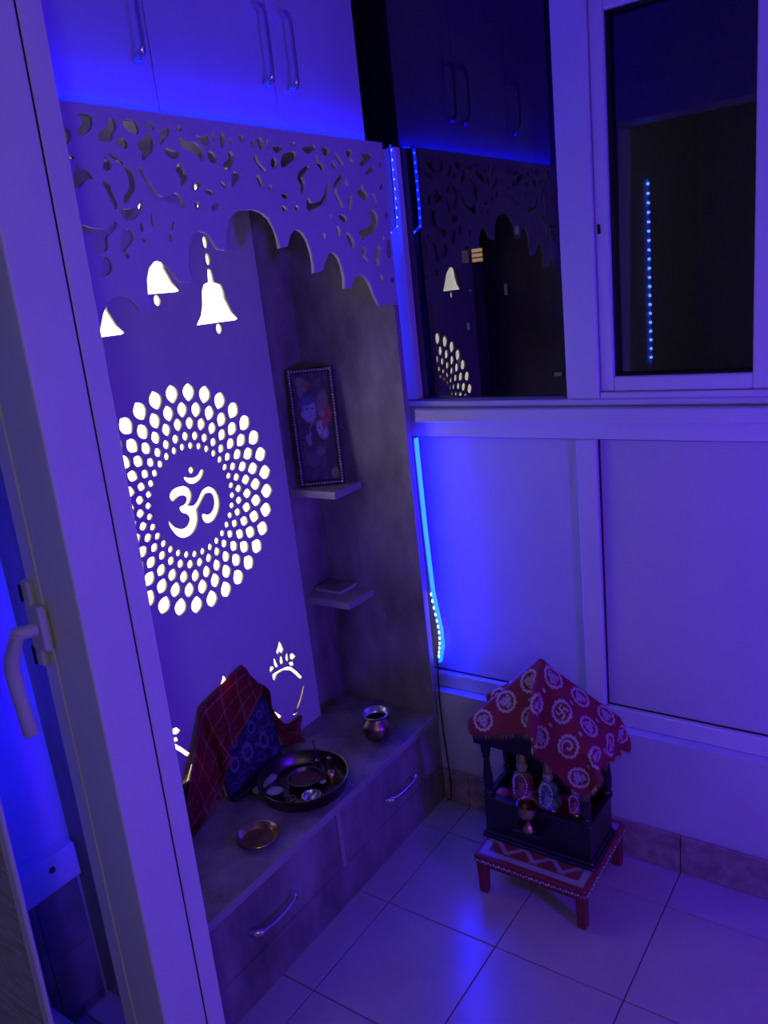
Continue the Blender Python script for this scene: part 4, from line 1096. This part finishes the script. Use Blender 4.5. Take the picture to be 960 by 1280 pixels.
# inside the temple
zi = 0.1905
rm = bx(B(), tx0 + 0.012, tx1 - 0.010, ty0 + 0.012, ty1 - 0.012, zi, zi + 0.010, 0.004, 2)
tag(build('red_mat', rm, M['red_velvet']), 'bright red velvet mat on the floor of the black temple', 'mat')
zi += 0.0102
def idol(c, s, label, dress, lean=0.0):
    t = thing('deity_idol', c, label, 'idol')
    x, y, z = c
    build('pedestal', lathe(B(), [(0.020 * s, 0), (0.022 * s, 0.006 * s), (0.018 * s, 0.012 * s), (0, 0.013 * s)], c, 20), M['brass'], t, smooth=True)
    bd_ = B()
    # seated figure grown from a skeleton
    me = bpy.data.meshes.new('fig')
    J = [(0, 0, .022), (0, 0, .040), (0, 0, .056), (0, 0, .066), (0, 0, .078),            # pelvis chest neck head
         (0, .012, .054), (-.006, .017, .040), (-.014, .010, .036), (0, -.012, .054), (-.004, -.018, .042), (-.012, -.014, .052),   # arms
         (-.008, .016, .020), (-.016, .004, .017), (-.008, -.016, .020), (-.016, -.004, .017)]  # folded legs
    E_ = [(0, 1), (1, 2), (2, 3), (3, 4), (2, 5), (5, 6), (6, 7), (2, 8), (8, 9), (9, 10), (0, 11), (11, 12), (0, 13), (13, 14)]
    Rr = [.013, .011, .010, .005, .009, .0055, .0045, .0035, .0055, .0045, .0035, .008, .006, .008, .006]
    me.from_pydata([(x + a * s, y + b * s, z + d * s) for a, b, d in J], E_, [])
    fo = bpy.data.objects.new('fig', me); COL.objects.link(fo)
    sk = fo.modifiers.new('skin', 'SKIN'); fo.modifiers.new('sub', 'SUBSURF').levels = 1
    for sv_, r in zip(me.skin_vertices[0].data, Rr): sv_.radius = (r * s, r * s)
    me.skin_vertices[0].data[0].use_root = True
    dg = bpy.context.evaluated_depsgraph_get()
    bd_.from_mesh(bpy.data.meshes.new_from_object(fo.evaluated_get(dg)))
    bpy.data.objects.remove(fo)
    build('body', bd_, M[dress], t, smooth=True)
    hd = build('head', ball(B(), (x - 0.001 * s, y, z + 0.0745 * s), 0.0105 * s, sz=1.2), M['idol_skin'], t, smooth=True)
    build('hair', ball(B(), (x + 0.0035 * s, y, z + 0.0765 * s), 0.0108 * s, sz=1.2), M['black_wood'], hd, smooth=True)
    build('robe', lathe(B(), [(0.023 * s, 0.014 * s), (0.022 * s, 0.024 * s), (0.0145 * s, 0.034 * s), (0.0135 * s, 0.044 * s), (0.0125 * s, 0.046 * s)], c, 20, cap=False), M[dress], t, smooth=True)
    build('crown', lathe(B(), [(0.0095 * s, 0.082 * s), (0.0105 * s, 0.086 * s), (0.008 * s, 0.094 * s), (0.0035 * s, 0.104 * s), (0, 0.110 * s)], c, 16), M['gold'], t, smooth=True)
    g = B()
    for k in range(26):
        a_ = 2 * math.pi * k / 26
        ball(g, (x - (0.013 + 0.008 * max(0, -math.sin(a_))) * s, y + 0.0125 * s * math.cos(a_), z + (0.042 + 0.022 * math.sin(a_)) * s), 0.0019 * s, u=6, v=5)
    build('garland', g, M['pearl'], t, smooth=True)
    return t
idol((-0.030, -0.262, zi), 1.45, 'seated idol in a red robe with a long pearl garland inside the temple', 'idol_dress')
idol((-0.030, -0.330, zi), 1.30, 'seated idol in a pale blue robe beside the red-robed one inside the temple', 'idol_blue')
idol((-0.020, -0.395, zi), 0.95, 'small seated idol with a golden crown near the far temple pillar', 'idol_dress')
pb = thing('offering_fruit', (-0.052, -0.213, zi), 'round pink fruit lying behind the temple parapet by the pillar', 'fruit')
build('flesh', ball(B(), (-0.052, -0.213, zi + 0.019), 0.020, sz=0.95, u=20, v=14), M['pink'], pb, smooth=True)
tube(q := B(), [(-0.052, -0.213, zi + 0.037), (-0.050, -0.211, zi + 0.044)], 0.0015, 6)
build('stem', q, M['clay'], pb)
gb = thing('brass_goblet', (tx0 - 0.019, -0.309, 0.1903), 'small brass stemmed goblet in front of the black temple base', 'goblet')
c = (tx0 - 0.019, -0.309, 0.1903)
build('foot', lathe(B(), [(0.017, 0), (0.0165, 0.003), (0.0095, 0.012), (0.0055, 0.020), (0.0055, 0.0275), (0, 0.0275)], c, 28), M['brass'], gb, smooth=True)
build('cup', lathe(B(), [(0.0055, 0.0278), (0.016, 0.033), (0.0235, 0.045), (0.0245, 0.058), (0.0225, 0.066), (0.0265, 0.073), (0.0250, 0.0735), (0.021, 0.066), (0.0230, 0.057), (0.0215, 0.046), (0.014, 0.036), (0, 0.034)], c, 32, cap=False), M['brass'], gb, smooth=True)

# smooth only where faces meet gently
for o in bpy.data.objects:
    if o.type == 'MESH' and len(o.data.polygons) and o.data.polygons[0].use_smooth and o.name.split('.')[0] not in ('altar_cloth', 'red_scarf'):
        try: o.data.set_sharp_from_angle(angle=math.radians(45))
        except Exception: pass
